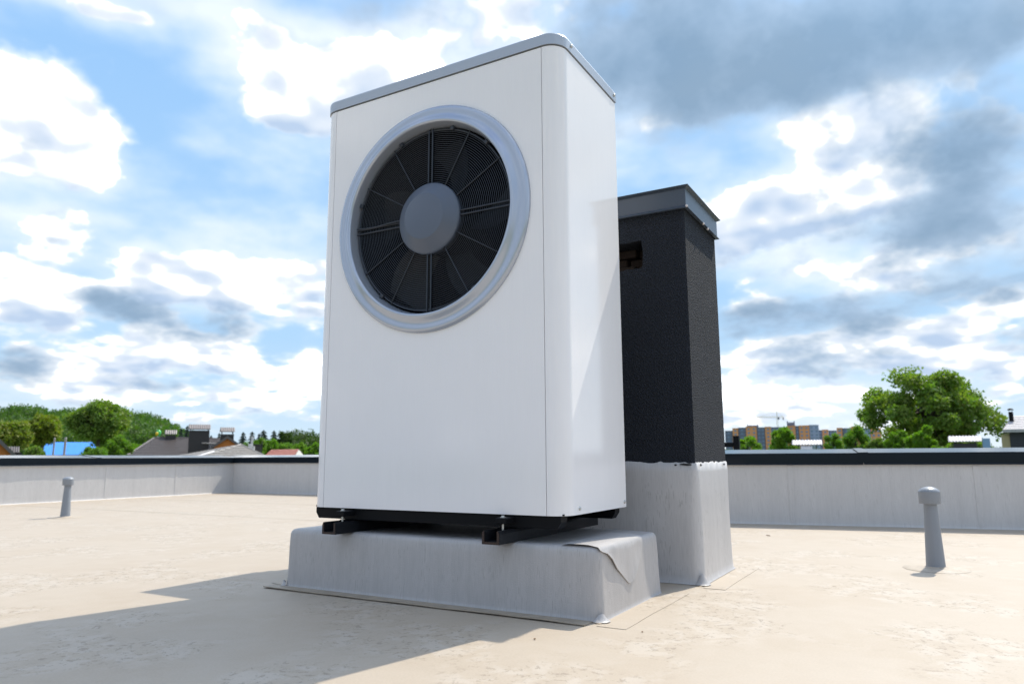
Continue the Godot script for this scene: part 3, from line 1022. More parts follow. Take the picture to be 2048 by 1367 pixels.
# a run of parapet along local x from 0 to l; the roof lies on its +z side
func parapet(label: String, at: Vector3, turn: float, l: float, joints: Array, ledge: bool, height := 0.57) -> void:
	var t := thing("parapet_wall", label, "parapet", at, turn, "parapet walls round the roof")
	begin()
	# the membrane runs up the wall, with a small cove where it meets the roof
	var prof := [Vector2(0.008, 0.001), Vector2(0.003, 0.006), Vector2(0.001, 0.018), Vector2(0.0, 0.06), Vector2(0.0, height - 0.012)]
	var cols := maxi(2, int(l / 0.14))
	var wav := noise(FastNoiseLite.TYPE_SIMPLEX_SMOOTH, 1.6, 2, 90 + names.get("parapet_wall", 0))
	var rows: Array = []
	for p in prof:
		var row := PackedVector3Array()
		for i in cols + 1:
			var x := l * i / cols
			var push := 0.006 * wav.get_noise_2d(x, p.y * 2.0) * clampf(p.y * 6.0, 0, 1)
			row.append(Vector3(x, p.y, p.x + push))
		rows.append(row)
	smooth(1)
	sheet(rows)
	box(Vector3(0, 0, -0.30), Vector3(l, height - 0.012, -0.012))
	part("wall", M.wall, t)
	# coping: folded sheet metal in lengths, its upper face falling towards the roof
	var cuts: Array = [0.0]
	cuts.append_array(joints)
	cuts.append(l)
	for i in cuts.size() - 1:
		var a: float = cuts[i] + (0.002 if i > 0 else 0.0)
		var b: float = cuts[i + 1] - (0.002 if i < cuts.size() - 2 else 0.0)
		begin()
		smooth(-1)
		var kick := 0.034 if ledge else 0.020
		var o := [Vector2(kick, height - 0.094), Vector2(kick, height - 0.092), Vector2(0.0155, height - 0.083), Vector2(0.0155, height - 0.004), Vector2(0.0125, height), Vector2(-0.335, height + 0.034), Vector2(-0.338, height - 0.06), Vector2(-0.333, height - 0.06), Vector2(-0.331, height + 0.029), Vector2(0.010, height - 0.0045), Vector2(0.0125, height - 0.082)]
		var lift := 0.0015 * (i % 2)
		for k in o.size():
			var p: Vector2 = o[k]
			var q: Vector2 = o[(k + 1) % o.size()]
			quad(Vector3(a, p.y + lift, p.x), Vector3(b, p.y + lift, p.x), Vector3(b, q.y + lift, q.x), Vector3(a, q.y + lift, q.x))
		var c := part("coping", M.coping, t)
		if i > 0:
			# cover strip over the joint, a little bent by hand
			begin()
			xf = Transform3D(Basis(Vector3.BACK, 0.02 if i % 2 else -0.015), Vector3(a, height + 0.004, 0))
			smooth(-1)
			var s := [Vector2(0.019, -0.082), Vector2(0.019, -0.003), Vector2(0.015, 0.001), Vector2(-0.33, 0.036), Vector2(-0.33, 0.031), Vector2(0.0157, -0.002), Vector2(0.0157, -0.082)]
			for k in s.size():
				var p: Vector2 = s[k]
				var q: Vector2 = s[(k + 1) % s.size()]
				quad(Vector3(-0.035, p.y, p.x), Vector3(0.035, p.y, p.x), Vector3(0.035, q.y, q.x), Vector3(-0.035, q.y, q.x))
			part("joint_cover", M.coping, c)
	# joints of the membrane: overlaps welded upright
	var at_x: float = 0.55 + 0.2 * names.get("parapet_wall", 0)
	while at_x < l - 0.1:
		begin()
		cbox(Vector3(at_x, 0.012, -0.006), Vector3(at_x + 0.045, height - 0.10, 0.0040 + 0.001 * sin(at_x * 5.0)), 0.0012)
		part("membrane_joint", M.wall, t)
		at_x += 1.28 + 0.22 * sin(at_x * 3.1)
	if ledge:
		# the pale edge of the membrane folded out under the coping
		begin()
		cbox(Vector3(0.0, height - 0.112, -0.005), Vector3(l - 0.30, height - 0.097, 0.026), 0.004)
		part("drip_edge", M.patch, t)

func build_parapets() -> void:
	var turn := Basis(Vector3.UP, BACK_TURN)
	# left wall: its local x runs from the front towards the far corner
	parapet("sunlit grey parapet wall with dark coping behind the small vent pipe at the left", BACK_AT + turn * Vector3(0, 0, 12.0), BACK_TURN + PI / 2, 12.0, [2.2, 4.7, 7.35, 9.7], true)
	parapet("shaded grey parapet wall between the far roof corner and the heat pump", BACK_AT + turn * Vector3(-0.3, 0, 0.0), BACK_TURN, 8.45, [2.6, 5.1], false)
	parapet("shaded grey parapet wall with dark coping behind the large vent pipe at the right", RIGHT_AT + Basis(Vector3.UP, RIGHT_TURN) * Vector3(0.33, 0, 0), RIGHT_TURN, 9.4, [1.52, 4.1, 6.6], false)
	parapet("short return of the parapet wall hidden behind the dark chimney", Vector3(0.34, 0, -6.0), PI / 2 + PI, 1.98, [], false)

# ------------------------------------------------------------------ plinth wrapped in membrane
const P0 := Vector2(-0.2034, -0.6227)     # back left corner at the foot (x, z)
const P1 := Vector2(1.2882, 0.0124)       # front right corner

# outline of the plinth moved in by d, with round corners
func plinth_ring(d: float, r: float, per_side: int) -> PackedVector2Array:
	var a := P0 + Vector2(d, d)
	var b := P1 - Vector2(d, d)
	var out := PackedVector2Array()
	var corners := [Vector2(b.x - r, b.y - r), Vector2(b.x - r, a.y + r), Vector2(a.x + r, a.y + r), Vector2(a.x + r, b.y - r)]
	var angles := [PI / 2, 0.0, -PI / 2, -PI]
	for k in 4:
		for i in 7:
			var t: float = angles[k] - (PI / 2) * i / 6.0
			out.append(corners[k] + Vector2(cos(t), sin(t)) * r)
		var from := out[out.size() - 1]
		var t2: float = angles[(k + 1) % 4]
		var to: Vector2 = corners[(k + 1) % 4] + Vector2(cos(t2), sin(t2)) * r
		for i in range(1, per_side):
			out.append(from.lerp(to, float(i) / per_side))
	return out

var plinth_wave: FastNoiseLite

# point on the wrapped plinth: ring index j of n, profile step (inset, height)
func plinth_point(p: Vector2, inward: float, y: float) -> Vector3:
	var w := plinth_wave.get_noise_3d(p.x, y, p.y)
	var c := (P0 + P1) * 0.5
	var d := (p - c).normalized()
	var k := 0.007 * w * clampf(y * 8.0, 0, 1)
	return Vector3(p.x + d.x * k, y + (0.004 * w if inward > 0.02 and y > 0.2 and inward < 0.2 else 0.0), p.y + d.y * k)

const PROFILE := [Vector2(-0.004, 0.0015), Vector2(-0.001, 0.005), Vector2(0.0, 0.016), Vector2(0.001, 0.05), Vector2(0.0025, 0.10), Vector2(0.004, 0.15), Vector2(0.0055, 0.195), Vector2(0.0065, 0.222), Vector2(0.0095, 0.2325), Vector2(0.0155, 0.2395), Vector2(0.026, 0.2425), Vector2(0.10, 0.243), Vector2(0.20, 0.243)]

func build_plinth() -> void:
	plinth_wave = noise(FastNoiseLite.TYPE_SIMPLEX_SMOOTH, 2.6, 3, 101)
	var t := thing("equipment_plinth", "low concrete plinth wrapped in grey roofing membrane under the heat pump", "plinth", Vector3.ZERO)
	begin()
	var rows: Array = []
	for p in PROFILE:
		var row := PackedVector3Array()
		for q in plinth_ring(p.x, clampf(0.028 - p.x * 0.1, 0.01, 0.05), 40):
			row.append(plinth_point(q, p.x, p.y))
		row.reverse()
		rows.append(row)
	for r in rows: r.reverse()
	smooth(1)
	sheet(rows, true)
	smooth(2)
	var last: PackedVector3Array = rows[rows.size() - 1]
	var mid := Vector3((P0.x + P1.x) * 0.5, PLINTH_TOP, (P0.y + P1.y) * 0.5)
	for i in last.size():
		tri(last[i], last[(i + 1) % last.size()], mid)
	part("membrane_wrap", M.wrap, t)
	# strips of membrane welded to the roof along the foot; the outer edge has come up a little
	flange(t, Vector2(P0.x - 0.042, P1.y + 0.005), Vector2(P1.x - 0.03, P1.y + 0.078), 3, M.flange, 0.75)
	flange(t, Vector2(P1.x + 0.004, P0.y - 0.02), Vector2(P1.x + 0.105, P1.y + 0.055), 4, M.roof, 0.0)
	flange(t, Vector2(P0.x - 0.10, P0.y - 0.06), Vector2(P0.x - 0.004, P1.y - 0.02), 5, M.roof, 0.3)
	# corner pieces, shaped like a shell, at the foot of the corners
	corner_patch(t, Vector3(P1.x - 0.008, 0, P1.y - 0.008), -PI * 0.25, 0.034, 0.024)
	corner_patch(t, Vector3(P0.x + 0.008, 0, P1.y - 0.008), PI * 0.25, 0.024, 0.022)
	# loose flap over the right end
	build_flap(t)

func flange(t: Node, lo: Vector2, hi: Vector2, sd: int, m: Material, lifted: float) -> void:
	begin()
	var wav := noise(FastNoiseLite.TYPE_SIMPLEX_SMOOTH, 3.0, 2, sd)
	var along := 40
	var across := 5
	var long_x := hi.x - lo.x > hi.y - lo.y
	var rows: Array = []
	var under: Array = []
	for i in across + 1:
		var row := PackedVector3Array()
		var low := PackedVector3Array()
		for j in along + 1:
			var fx := float(j) / along if long_x else float(i) / across
			var fz := float(i) / across if long_x else 1.0 - float(j) / along
			var x := lerpf(lo.x, hi.x, fx)
			var z := lerpf(lo.y, hi.y, fz)
			var out := fz if long_x else (fx if lo.x > 0.5 else 1.0 - fx)
			var rise := pow(clampf(out, 0, 1), 3.0) * (0.0055 + 0.0035 * wav.get_noise_2d(x, z)) * lifted
			var sway := 0.004 * wav.get_noise_2d(x * 0.6 + 9.0, z * 0.6) * out
			row.append(Vector3(x + (0.0 if long_x else sway), (0.0035 if lifted > 0.5 else 0.0016) + rise, z + (sway if long_x else 0.0)))
			low.append(Vector3(x + (0.0 if long_x else sway), 0.0006 + rise * 0.92, z + (sway if long_x else 0.0)))
		rows.append(row)
		under.append(low)
	rows.reverse()
	smooth(1)
	sheet(rows)
	var a: PackedVector3Array
	smooth(-1)
	for pair in [[rows[0], under[across]], [rows[across], under[0]]]:
		a = pair[0]
		var b: PackedVector3Array = pair[1]
		for j in along:
			quad(b[j], b[j + 1], a[j + 1], a[j])
	for e in [0, along]:
		for i in across:
			quad(under[across - i][e], under[across - i - 1][e], rows[i + 1][e], rows[i][e])
	part("membrane_strip", m, t)

func corner_patch(t: Node, at: Vector3, turn: float, r: float, h: float) -> void:
	begin()
	xf = Transform3D(Basis(Vector3.UP, -turn), at)
	# a shell that leans against the corner: high at the corner edge, running out on the roof
	var rows: Array = []
	var n := 10
	for i in 6:
		var f := i / 5.0
		var row := PackedVector3Array()
		for j in n + 1:
			var a := lerpf(-1.35, 1.35, float(j) / n)
			var rad := lerpf(0.014, r, f)
			row.append(Vector3(sin(a) * rad, h * pow(1.0 - f, 1.6) * (0.45 + 0.55 * cos(a)) + 0.005, cos(a) * rad))
		rows.append(row)
	rows.reverse()
	smooth(1)
	sheet(rows)
	for i in 6:
		pass
	part("corner_patch", M.wrap, t)

# y of the flap's lower edge along the plinth's right side, from the front corner to the back
func flap_edge(z: float) -> float:
	var pts := [Vector2(0.004, 0.232), Vector2(-0.02, 0.222), Vector2(-0.05, 0.218), Vector2(-0.085, 0.198), Vector2(-0.13, 0.158), Vector2(-0.18, 0.128), Vector2(-0.235, 0.094), Vector2(-0.255, 0.090), Vector2(-0.285, 0.099), Vector2(-0.32, 0.128), Vector2(-0.37, 0.158), Vector2(-0.40, 0.178), Vector2(-0.43, 0.225)]
	for i in pts.size() - 1:
		var a: Vector2 = pts[i]
		var b: Vector2 = pts[i + 1]
		if z <= a.x and z >= b.x:
			return lerpf(a.y, b.y, (a.x - z) / (a.x - b.x))
	return 0.23

func side_at(y: float) -> float:
	for i in PROFILE.size() - 1:
		var a: Vector2 = PROFILE[i]
		var b: Vector2 = PROFILE[i + 1]
		if y >= a.y and y <= b.y:
			return P1.x - lerpf(a.x, b.x, (y - a.y) / (b.y - a.y))
	return P1.x - 0.1

func build_flap(t: Node) -> void:
	begin()
	var n := 44
	var m := 14
	var rows: Array = []
	for j in m + 1:
		rows.append(PackedVector3Array())
	var lowest := PackedVector3Array()
	for i in n + 1:
		var z := lerpf(0.0, -0.428, float(i) / n)
		var y0 := flap_edge(z)
		for j in m + 1:
			var f := float(j) / m
			var q: Vector3
			var lift := 0.0032 + pow(1.0 - f, 4.0) * (0.007 * exp(-pow((z + 0.09) / 0.07, 2.0)) + 0.006 * exp(-pow((z + 0.32) / 0.07, 2.0)))
			if f < 0.72:
				var y := lerpf(y0, 0.2405, f / 0.72)
				var p := plinth_point(Vector2(side_at(y), z), 0.0, y)
				q = Vector3(p.x + lift, y + (0.003 if y > 0.22 else 0.0), z)
			else:
				var g := (f - 0.72) / 0.28
				var x := lerpf(side_at(0.2405), P1.x - 0.15, g)
				q = Vector3(x, PLINTH_TOP + 0.0045 + 0.002 * sin(g * PI), z)
			rows[j].append(q)
		lowest.append(rows[0][i] - Vector3(0.0035, 0.0005, 0))
	smooth(1)
	sheet(rows)
	smooth(-1)
	var first: PackedVector3Array = rows[0]
	for i in n:
		quad(lowest[i], lowest[i + 1], first[i + 1], first[i])
	part("membrane_flap", M.wrap, t)

# ------------------------------------------------------------------ chimney
const C0 := Vector2(-0.3187, -1.4177)     # left, back
const C1 := Vector2(1.3779, -0.8652)      # right, front

func ring_of(lo: Vector2, hi: Vector2, r: float, step: float) -> PackedVector2Array:
	var out := PackedVector2Array()
	var corners := [Vector2(hi.x - r, hi.y - r), Vector2(hi.x - r, lo.y + r), Vector2(lo.x + r, lo.y + r), Vector2(lo.x + r, hi.y - r)]
	var angles := [PI / 2, 0.0, -PI / 2, -PI]
	for k in 4:
		for i in 6:
			var t: float = angles[k] - (PI / 2) * i / 5.0
			out.append(corners[k] + Vector2(cos(t), sin(t)) * r)
		var from := out[out.size() - 1]
		var t2: float = angles[(k + 1) % 4]
		var to: Vector2 = corners[(k + 1) % 4] + Vector2(cos(t2), sin(t2)) * r
		var n := 40 if k == 0 or k == 2 else 90
		for i in range(1, n):
			out.append(from.lerp(to, float(i) / n))
	return out

func build_chimney() -> void:
	var t := thing("chimney", "dark stucco chimney with metal cap and grey membrane base behind the heat pump", "chimney", Vector3.ZERO)
	# shaft: hollow, with a rough hole in the front
	var shaft := CSGCombiner3D.new()
	shaft.name = "shaft"
	var body := CSGBox3D.new()
	body.size = Vector3(C1.x - C0.x, 1.215, C1.y - C0.y)
	body.position = Vector3((C0.x + C1.x) / 2, 0.505 + 0.6075, (C0.y + C1.y) / 2)
	body.name = "body"
	shaft.add_child(body)
	var hole := CSGPolygon3D.new()
	hole.polygon = PackedVector2Array([Vector2(0.93, 1.5690), Vector2(1.02, 1.5725), Vector2(1.085, 1.5705), Vector2(1.164, 1.5755), Vector2(1.1655, 1.548), Vector2(1.170, 1.520), Vector2(1.168, 1.49), Vector2(1.166, 1.447), Vector2(1.150, 1.4375), Vector2(1.10, 1.4385), Vector2(1.088, 1.442), Vector2(1.07, 1.437), Vector2(0.93, 1.437)])
	hole.depth = 0.30
	hole.position = Vector3(0, 0, C1.y + 0.02)
	hole.operation = CSGShape3D.OPERATION_SUBTRACTION
	hole.name = "hole"
	shaft.add_child(hole)
	shaft.material_override = M.stucco
	t.add_child(shaft)
	# bricks of the flue, seen in the hole
	for row in 3:
		for k in 3:
			begin()
			var x := 0.90 + k * 0.10 + (0.05 if row % 2 else 0.0)
			var y := 1.4385 + row * 0.046
			cbox(Vector3(x, y, C1.y - 0.26 + 0.018 * ((k + row) % 2)), Vector3(x + 0.093, y + 0.040, C1.y - 0.15 + 0.03 * ((k * 2 + row) % 3)), 0.005)
			part("brick", M.brick, t)
	# base wrapped in membrane, its upper edge torn and smeared with sealant
	begin()
	var jag := noise(FastNoiseLite.TYPE_SIMPLEX, 9.0, 3, 111)
	var wav := noise(FastNoiseLite.TYPE_SIMPLEX_SMOOTH, 1.8, 2, 112)
	var prof := [Vector2(0.026, 0.002), Vector2(0.019, 0.010), Vector2(0.0165, 0.035), Vector2(0.0145, 0.12), Vector2(0.0135, 0.25), Vector2(0.0125, 0.38), Vector2(0.0105, 0.48), Vector2(0.0065, 0.5196), Vector2(-0.003, 0.521)]
	var rows: Array = []
	for i in prof.size():
		var p: Vector2 = prof[i]
		var row := PackedVector3Array()
		for q in ring_of(C0 - Vector2(p.x, p.x), C1 + Vector2(p.x, p.x), [0.042, 0.042, 0.042, 0.042, 0.040, 0.034, 0.024, 0.012, 0.003][i], 0.03):
			var y := p.y
			if i >= 7: y += 0.009 * jag.get_noise_2d(q.x * 1.4, q.y * 1.4) + 0.003 * jag.get_noise_2d(q.x * 7.0 + 3.0, q.y * 7.0)
			var push := 0.006 * wav.get_noise_3d(q.x, p.y, q.y) * clampf(p.y * 5.0, 0, 1) * (1.0 if i < 6 else 0.0)
			var c := (C0 + C1) * 0.5
			row.append(Vector3(q.x + signf(q.x - c.x) * push, y, q.y + signf(q.y - c.y) * push))
		rows.append(row)
	smooth(1)
	sheet(rows, true)
	part("membrane_base", M.base_wrap, t)
	# smears of dark sealant along the torn edge
	var r := RandomNumberGenerator.new()
	r.seed = 12
	for k in 13:
		begin()
		smooth(-1)
		var front := k < 11
		var u: float = r.randf_range(0.70, 1.36) if front else r.randf_range(-1.38, -0.89)
		var y := 0.517 + r.randf_range(-0.012, 0.004)
		var w := r.randf_range(0.008, 0.036)
		var pts := PackedVector2Array()
		for i in 9:
			var a := TAU * i / 9.0
			pts.append(Vector2(cos(a) * w * r.randf_range(0.6, 1.1), sin(a) * 0.0055 * r.randf_range(0.5, 1.3)))
		for i in range(1, 8):
			if front:
				tri(Vector3(u + pts[0].x, y + pts[0].y, C1.y + 0.0135), Vector3(u + pts[i].x, y + pts[i].y, C1.y + 0.0135), Vector3(u + pts[i + 1].x, y + pts[i + 1].y, C1.y + 0.0135))
			else:
				tri(Vector3(C1.x + 0.0135, y + pts[0].y, u - pts[0].x), Vector3(C1.x + 0.0135, y + pts[i].y, u - pts[i].x), Vector3(C1.x + 0.0135, y + pts[i + 1].y, u - pts[i + 1].x))
		part("sealant_smear", M.tar, t)
	# cap: fascia with a flange above and a drip edge below
	begin()
	var o := 0.0125
	box(Vector3(C0.x - o, 1.7045, C0.y - o), Vector3(C1.x + o, 1.7985, C1.y + o))
	var fascia := part("cap_fascia", M.cap_metal, t)
	begin()
	smooth(-1)
	var steps := [[o + 0.0005, 1.7900], [0.030, 1.7995], [0.030, 1.8020], [0.0, 1.806]]
	var prev := PackedVector3Array()
	for s in steps:
		var g: float = s[0]
		var ring := PackedVector3Array([Vector3(C0.x - g, s[1], C1.y + g), Vector3(C1.x + g, s[1], C1.y + g), Vector3(C1.x + g, s[1], C0.y - g), Vector3(C0.x - g, s[1], C0.y - g)])
		if prev.size(): sheet([prev, ring], true)
		prev = ring
	quad(prev[0], prev[1], prev[2], prev[3])
	part("cap_flange", M.cap_metal, fascia)
	begin()
	smooth(-1)
	prev = PackedVector3Array()
	for s in [[0.006, 1.6935], [0.022, 1.6945], [0.022, 1.6965], [o + 0.0005, 1.7075]]:
		var g: float = s[0]
		var ring := PackedVector3Array([Vector3(C0.x - g, s[1], C1.y + g), Vector3(C1.x + g, s[1], C1.y + g), Vector3(C1.x + g, s[1], C0.y - g), Vector3(C0.x - g, s[1], C0.y - g)])
		if prev.size(): sheet([prev, ring], true)
		prev = ring
	part("drip_edge", M.cap_metal, fascia)
	for p in [Vector3(C1.x + 0.022, 1.6915, -1.12), Vector3(C1.x + 0.020, 1.690, -1.21), Vector3(C1.x + 0.018, 1.7005, C1.y + 0.018)]:
		begin()
		xf = Transform3D(Basis(), p)
		lathe([Vector2(0.0, -0.008), Vector2(0.006, -0.004), Vector2(0.006, 0.003), Vector2(0, 0.006)], 8)
		part("sealant_blob", M.hat_white, t)
	# patch strips on the roof round the base, and the shell at the corner
	flange(t, Vector2(C1.x + 0.030, -1.46), Vector2(C1.x + 0.125, -0.79), 7, M.roof, 0.0)
	corner_patch(t, Vector3(C1.x + 0.006, 0, C1.y + 0.004), -PI * 0.25, 0.040, 0.045)

# ------------------------------------------------------------------ vent pipes
func vent(label: String, at: Vector3, tall: float, wide: float) -> void:
	var t := thing("vent_pipe", label, "vent pipe", at, 0.0, "grey roof vent pipes")
	begin()
	lathe([Vector2(0.0445 * wide, 0.004), Vector2(0.0425 * wide, 0.02), Vector2(0.0290, tall * 0.80), Vector2(0.0290, tall * 0.86)], 32)
	part("pipe", M.pvc, t)
	begin()
	lathe([Vector2(0.034, tall * 0.795), Vector2(0.047, tall * 0.79)], 36, 1)
	lathe([Vector2(0.047, tall * 0.79), Vector2(0.0485, tall * 0.80), Vector2(0.0485, tall * 0.925)], 36, 2)
	lathe([Vector2(0.0485, tall * 0.925), Vector2(0.0495, tall * 0.930), Vector2(0.0475, tall * 0.945), Vector2(0.040, tall * 0.968), Vector2(0.028, tall * 0.986), Vector2(0.014, tall * 0.997), Vector2(0.0, tall)], 36, 3)
	part("rain_cap", M.pvc, t)
	begin()
	var wav := noise(FastNoiseLite.TYPE_SIMPLEX_SMOOTH, 4.0, 2, int(tall * 1000))
	var prev := PackedVector3Array()
	smooth(1)
	for s in [[0.146, 0.0008], [0.143, 0.0030], [0.10, 0.0042], [0.055, 0.007], [0.040, 0.016]]:
		var ring := PackedVector3Array()
		for i in 40:
			var a := TAU * i / 40.0
			var rad: float = s[0] * (1.0 + 0.05 * wav.get_noise_2d(cos(a) * 2.0, sin(a) * 2.0))
			ring.append(Vector3(sin(a) * rad, s[1], cos(a) * rad))
		if prev.size(): sheet([prev, ring], true)
		prev = ring
	part("membrane_collar", M.roof, t)

func build_vents() -> void:
	vent("grey vent pipe with domed cap in front of the shaded wall at the right", Vector3(2.2647, 0, -1.8473), 0.395, 1.0)
	vent("far small grey vent pipe in front of the sunlit wall at the left", Vector3(-4.9619, 0, -1.6829), 0.385, 1.0)

func build_seams() -> void:
	# overlaps of the roof membrane, welded: low steps that run along the sheets
	var roof := get_node("roof")
	var wav := noise(FastNoiseLite.TYPE_SIMPLEX_SMOOTH, 0.7, 2, 121)
	for s in [[-7.4, -4.05, 0.3, 0.0152], [-7.4, -2.42, 0.0, 0.0152]]:
		begin()
		smooth(1)
		var n := maxi(8, int((s[2] - s[0]) / 0.12))
		var a := PackedVector3Array()
		var b := PackedVector3Array()
		var c := PackedVector3Array()
		for i in n + 1:
			var x := lerpf(s[0], s[2], float(i) / n)
			var z: float = s[1] - (x - s[0]) * s[3] + 0.010 * wav.get_noise_2d(x, s[1])
			var h := 0.0011 + 0.0004 * wav.get_noise_2d(x * 2.0, s[1] + 7.0)
			a.append(Vector3(x, 0.0004, z))
			b.append(Vector3(x, h, z - 0.002))
			c.append(Vector3(x, 0.0006, z - 0.11))
		sheet([a, b, c])
		part("membrane_lap", M.roof, roof)

func build_small_things() -> void:
	# a post behind the right parapet, next to the chimney
	var t := thing("steel_post", "dark steel post rising behind the parapet right of the chimney", "post", Vector3(0.235, GROUND, -6.75))
	begin()
	cbox(Vector3(-0.034, 0, -0.034), Vector3(0.034, 0.795 - GROUND, 0.034), 0.004)
	part("post", M.black, t)
	begin()
	cbox(Vector3(-0.15, 0.66 - GROUND, -0.02), Vector3(-0.035, 0.715 - GROUND, 0.02), 0.004)
	part("arm", M.black, t)
	# bits of dry leaf on the membrane
	var spots := [[Vector3(1.258, 0, -3.02), 0.015, "dry brown leaf scrap on the roof near the shaded parapet"], [Vector3(1.196, 0, 0.318), 0.0055, "tiny brown leaf scrap on the sunlit roof before the plinth"], [Vector3(1.452, 0, 0.075), 0.005, "tiny tan leaf scrap right of the plinth's front corner"]]
	for s in spots:
		begin()
		smooth(-1)
		var w: float = s[1]
		var rows: Array = []
		for i in 4:
			var row := PackedVector3Array()
			for j in 5:
				var a := j / 4.0 - 0.5
				var wd := sin((i + 0.5) / 4.0 * PI)
				row.append(Vector3(a * w * wd * 1.3, 0.0015 + absf(a) * w * 0.4 + w * 0.06 * i, (i / 3.0 - 0.5) * -w * 2.0))
			rows.append(row)
		sheet(rows)
		var o := part("dry_leaf", M.leaf_dry, self)
		o.position = s[0]
		o.rotation.y = w * 90.0
		tag(o, s[2], "leaf", "leaf scraps on the roof")

# ------------------------------------------------------------------ trees
# one leaf colour for each kind of plant
const LEAF := {
	"mid": Vector3(0.215, 0.305, 0.060),
	"yellow": Vector3(0.255, 0.300, 0.042),
	"bright": Vector3(0.185, 0.325, 0.036),
	"dark": Vector3(0.070, 0.115, 0.034),
	"wood": Vector3(0.100, 0.178, 0.046),
}
var clumps: Array = []

func make_clumps() -> void:
	var r := RandomNumberGenerator.new()
	r.seed = 5
	for k in 3:
		begin()
		smooth(-1)
		for i in 13:
			var d := Vector3(r.randf_range(-1, 1), r.randf_range(-1, 1), r.randf_range(-1, 1)).normalized()
			var c := d * r.randf_range(0.25, 0.95)
			# leaves hang outward and a little down from their twig
			var along := (d + Vector3(0, -0.35, 0) + Vector3(r.randf_range(-0.5, 0.5), r.randf_range(-0.5, 0.5), r.randf_range(-0.5, 0.5))).normalized()
			var across := along.cross(Vector3(r.randf_range(-0.6, 0.6), 1.0, r.randf_range(-0.6, 0.6))).normalized()
			var up := across.cross(along)
			var l := r.randf_range(0.34, 0.56)
			var w := l * r.randf_range(0.36, 0.5)
			var a := c - along * l * 0.5
			var e := c + along * l * 0.5 - up * l * 0.12
			var p := c + across * w + up * 0.05
			var q := c - across * w + up * 0.05
			tri(a, p, e)
			tri(a, e, q)
		clumps.append(finish())

func leaves(places: Array, sizes: Array, tone: String, sd: int, called: String, parent: Node) -> MultiMeshInstance3D:
	var r := RandomNumberGenerator.new()
	r.seed = sd
	var mm := MultiMesh.new()
	mm.transform_format = MultiMesh.TRANSFORM_3D
	mm.use_colors = true
	mm.mesh = clumps[sd % 3]
	mm.instance_count = places.size()
	for i in places.size():
		var b := Basis(Vector3(r.randf_range(-1, 1), r.randf_range(-1, 1), r.randf_range(-1, 1)).normalized(), r.randf() * TAU).scaled(Vector3.ONE * sizes[i])
		mm.set_instance_transform(i, Transform3D(b, places[i]))
		var leaf: Vector3 = LEAF[tone]
		var c := leaf * Vector3(r.randf_range(0.82, 1.18), 1.0, r.randf_range(0.8, 1.2))      # every twig a little yellower or bluer
		mm.set_instance_color(i, Color(c.x, c.y, c.z))
	var o := MultiMeshInstance3D.new()
	o.multimesh = mm
	o.material_override = M.foliage
	o.name = called if parent != self else numbered(called)
	parent.add_child(o, true)
	return o

# a crown of overlapping boughs inside a rounded shape; returns [places, sizes, bough centres]
func crown(mid: Vector3, rx: float, ry: float, n: int, leaf: float, r: RandomNumberGenerator, boughs: int, open_share := 0.0) -> Array:
	var centres: Array = []
	var radii: Array = []
	for i in boughs:
		if i > 3 and r.randf() < open_share: continue      # bare gaps between the boughs
		var a := TAU * i * 0.381966 + r.randf_range(-0.25, 0.25)
		var h := 1.0 - 2.0 * (i + 0.5) / boughs
		var s := sqrt(maxf(0.0, 1.0 - h * h))
		var out := r.randf_range(0.48, 0.86)
		centres.append(mid + Vector3(cos(a) * s * rx * out, h * ry * out, sin(a) * s * rx * out))
		radii.append(r.randf_range(0.13, 0.26))
	var places: Array = []
	var sizes: Array = []
	for i in n:
		var k := r.randi() % centres.size()
		var d := Vector3(r.randfn(), r.randfn() * 0.85 + 0.12, r.randfn()).normalized()
		var f := pow(r.randf(), 0.45) * (1.0 + (0.28 if r.randf() < 0.08 else 0.0))
		var c: Vector3 = centres[k]
		places.append(c + Vector3(d.x * rx, d.y * ry, d.z * rx) * radii[k] * f)
		sizes.append(leaf * r.randf_range(0.65, 1.25))
	return [places, sizes, centres]

func make_tree(d: Array, sd: int, category: String, group: String, boughs: int) -> void:
	var r := RandomNumberGenerator.new()
	r.seed = sd
	var foot: Vector3 = d[2]
	foot.y = GROUND
	var t := thing(d[0], d[1], category, foot, 0.0, group)
	var rx: float = d[3]
	var top: float = d[5] - GROUND
	var bottom: float = minf(d[4], d[5] - rx * 0.7) - GROUND
	bottom = maxf(bottom - rx * 0.1, 0.5)
	var ry := (top - bottom) * 0.5
	var mid := Vector3(0, bottom + ry, 0)
	var c := crown(mid, rx, ry, d[7], d[8], r, boughs, 0.22 if category == "tree" else 0.0)
	begin()
	var girth := clampf(rx * 0.07, 0.05, 0.32)
	rod(Vector3.ZERO, mid - Vector3(0, ry * 0.35, 0), girth, girth * 0.7, 8)
	rod(mid - Vector3(0, ry * 0.35, 0), mid + Vector3(r.randf_range(-0.1, 0.1) * rx, ry * 0.55, 0), girth * 0.7, girth * 0.15, 7)
	part("trunk", M.bark, t)
	begin()
	for k in c[2].size():
		var from := mid + Vector3(0, ry * r.randf_range(-0.4, 0.2), 0)
		var to: Vector3 = c[2][k]
		var bow := from.lerp(to, 0.5) + Vector3(0, -ry * 0.06, 0)
		rod(from, bow, girth * 0.38, girth * 0.24, 5)
		rod(bow, to, girth * 0.24, girth * 0.08, 5)
	tag(part("branches", M.bark, t), "", "", "", "stuff")
	leaves(c[0], c[1], d[6], sd, "crown", t).set_meta("kind", "stuff")

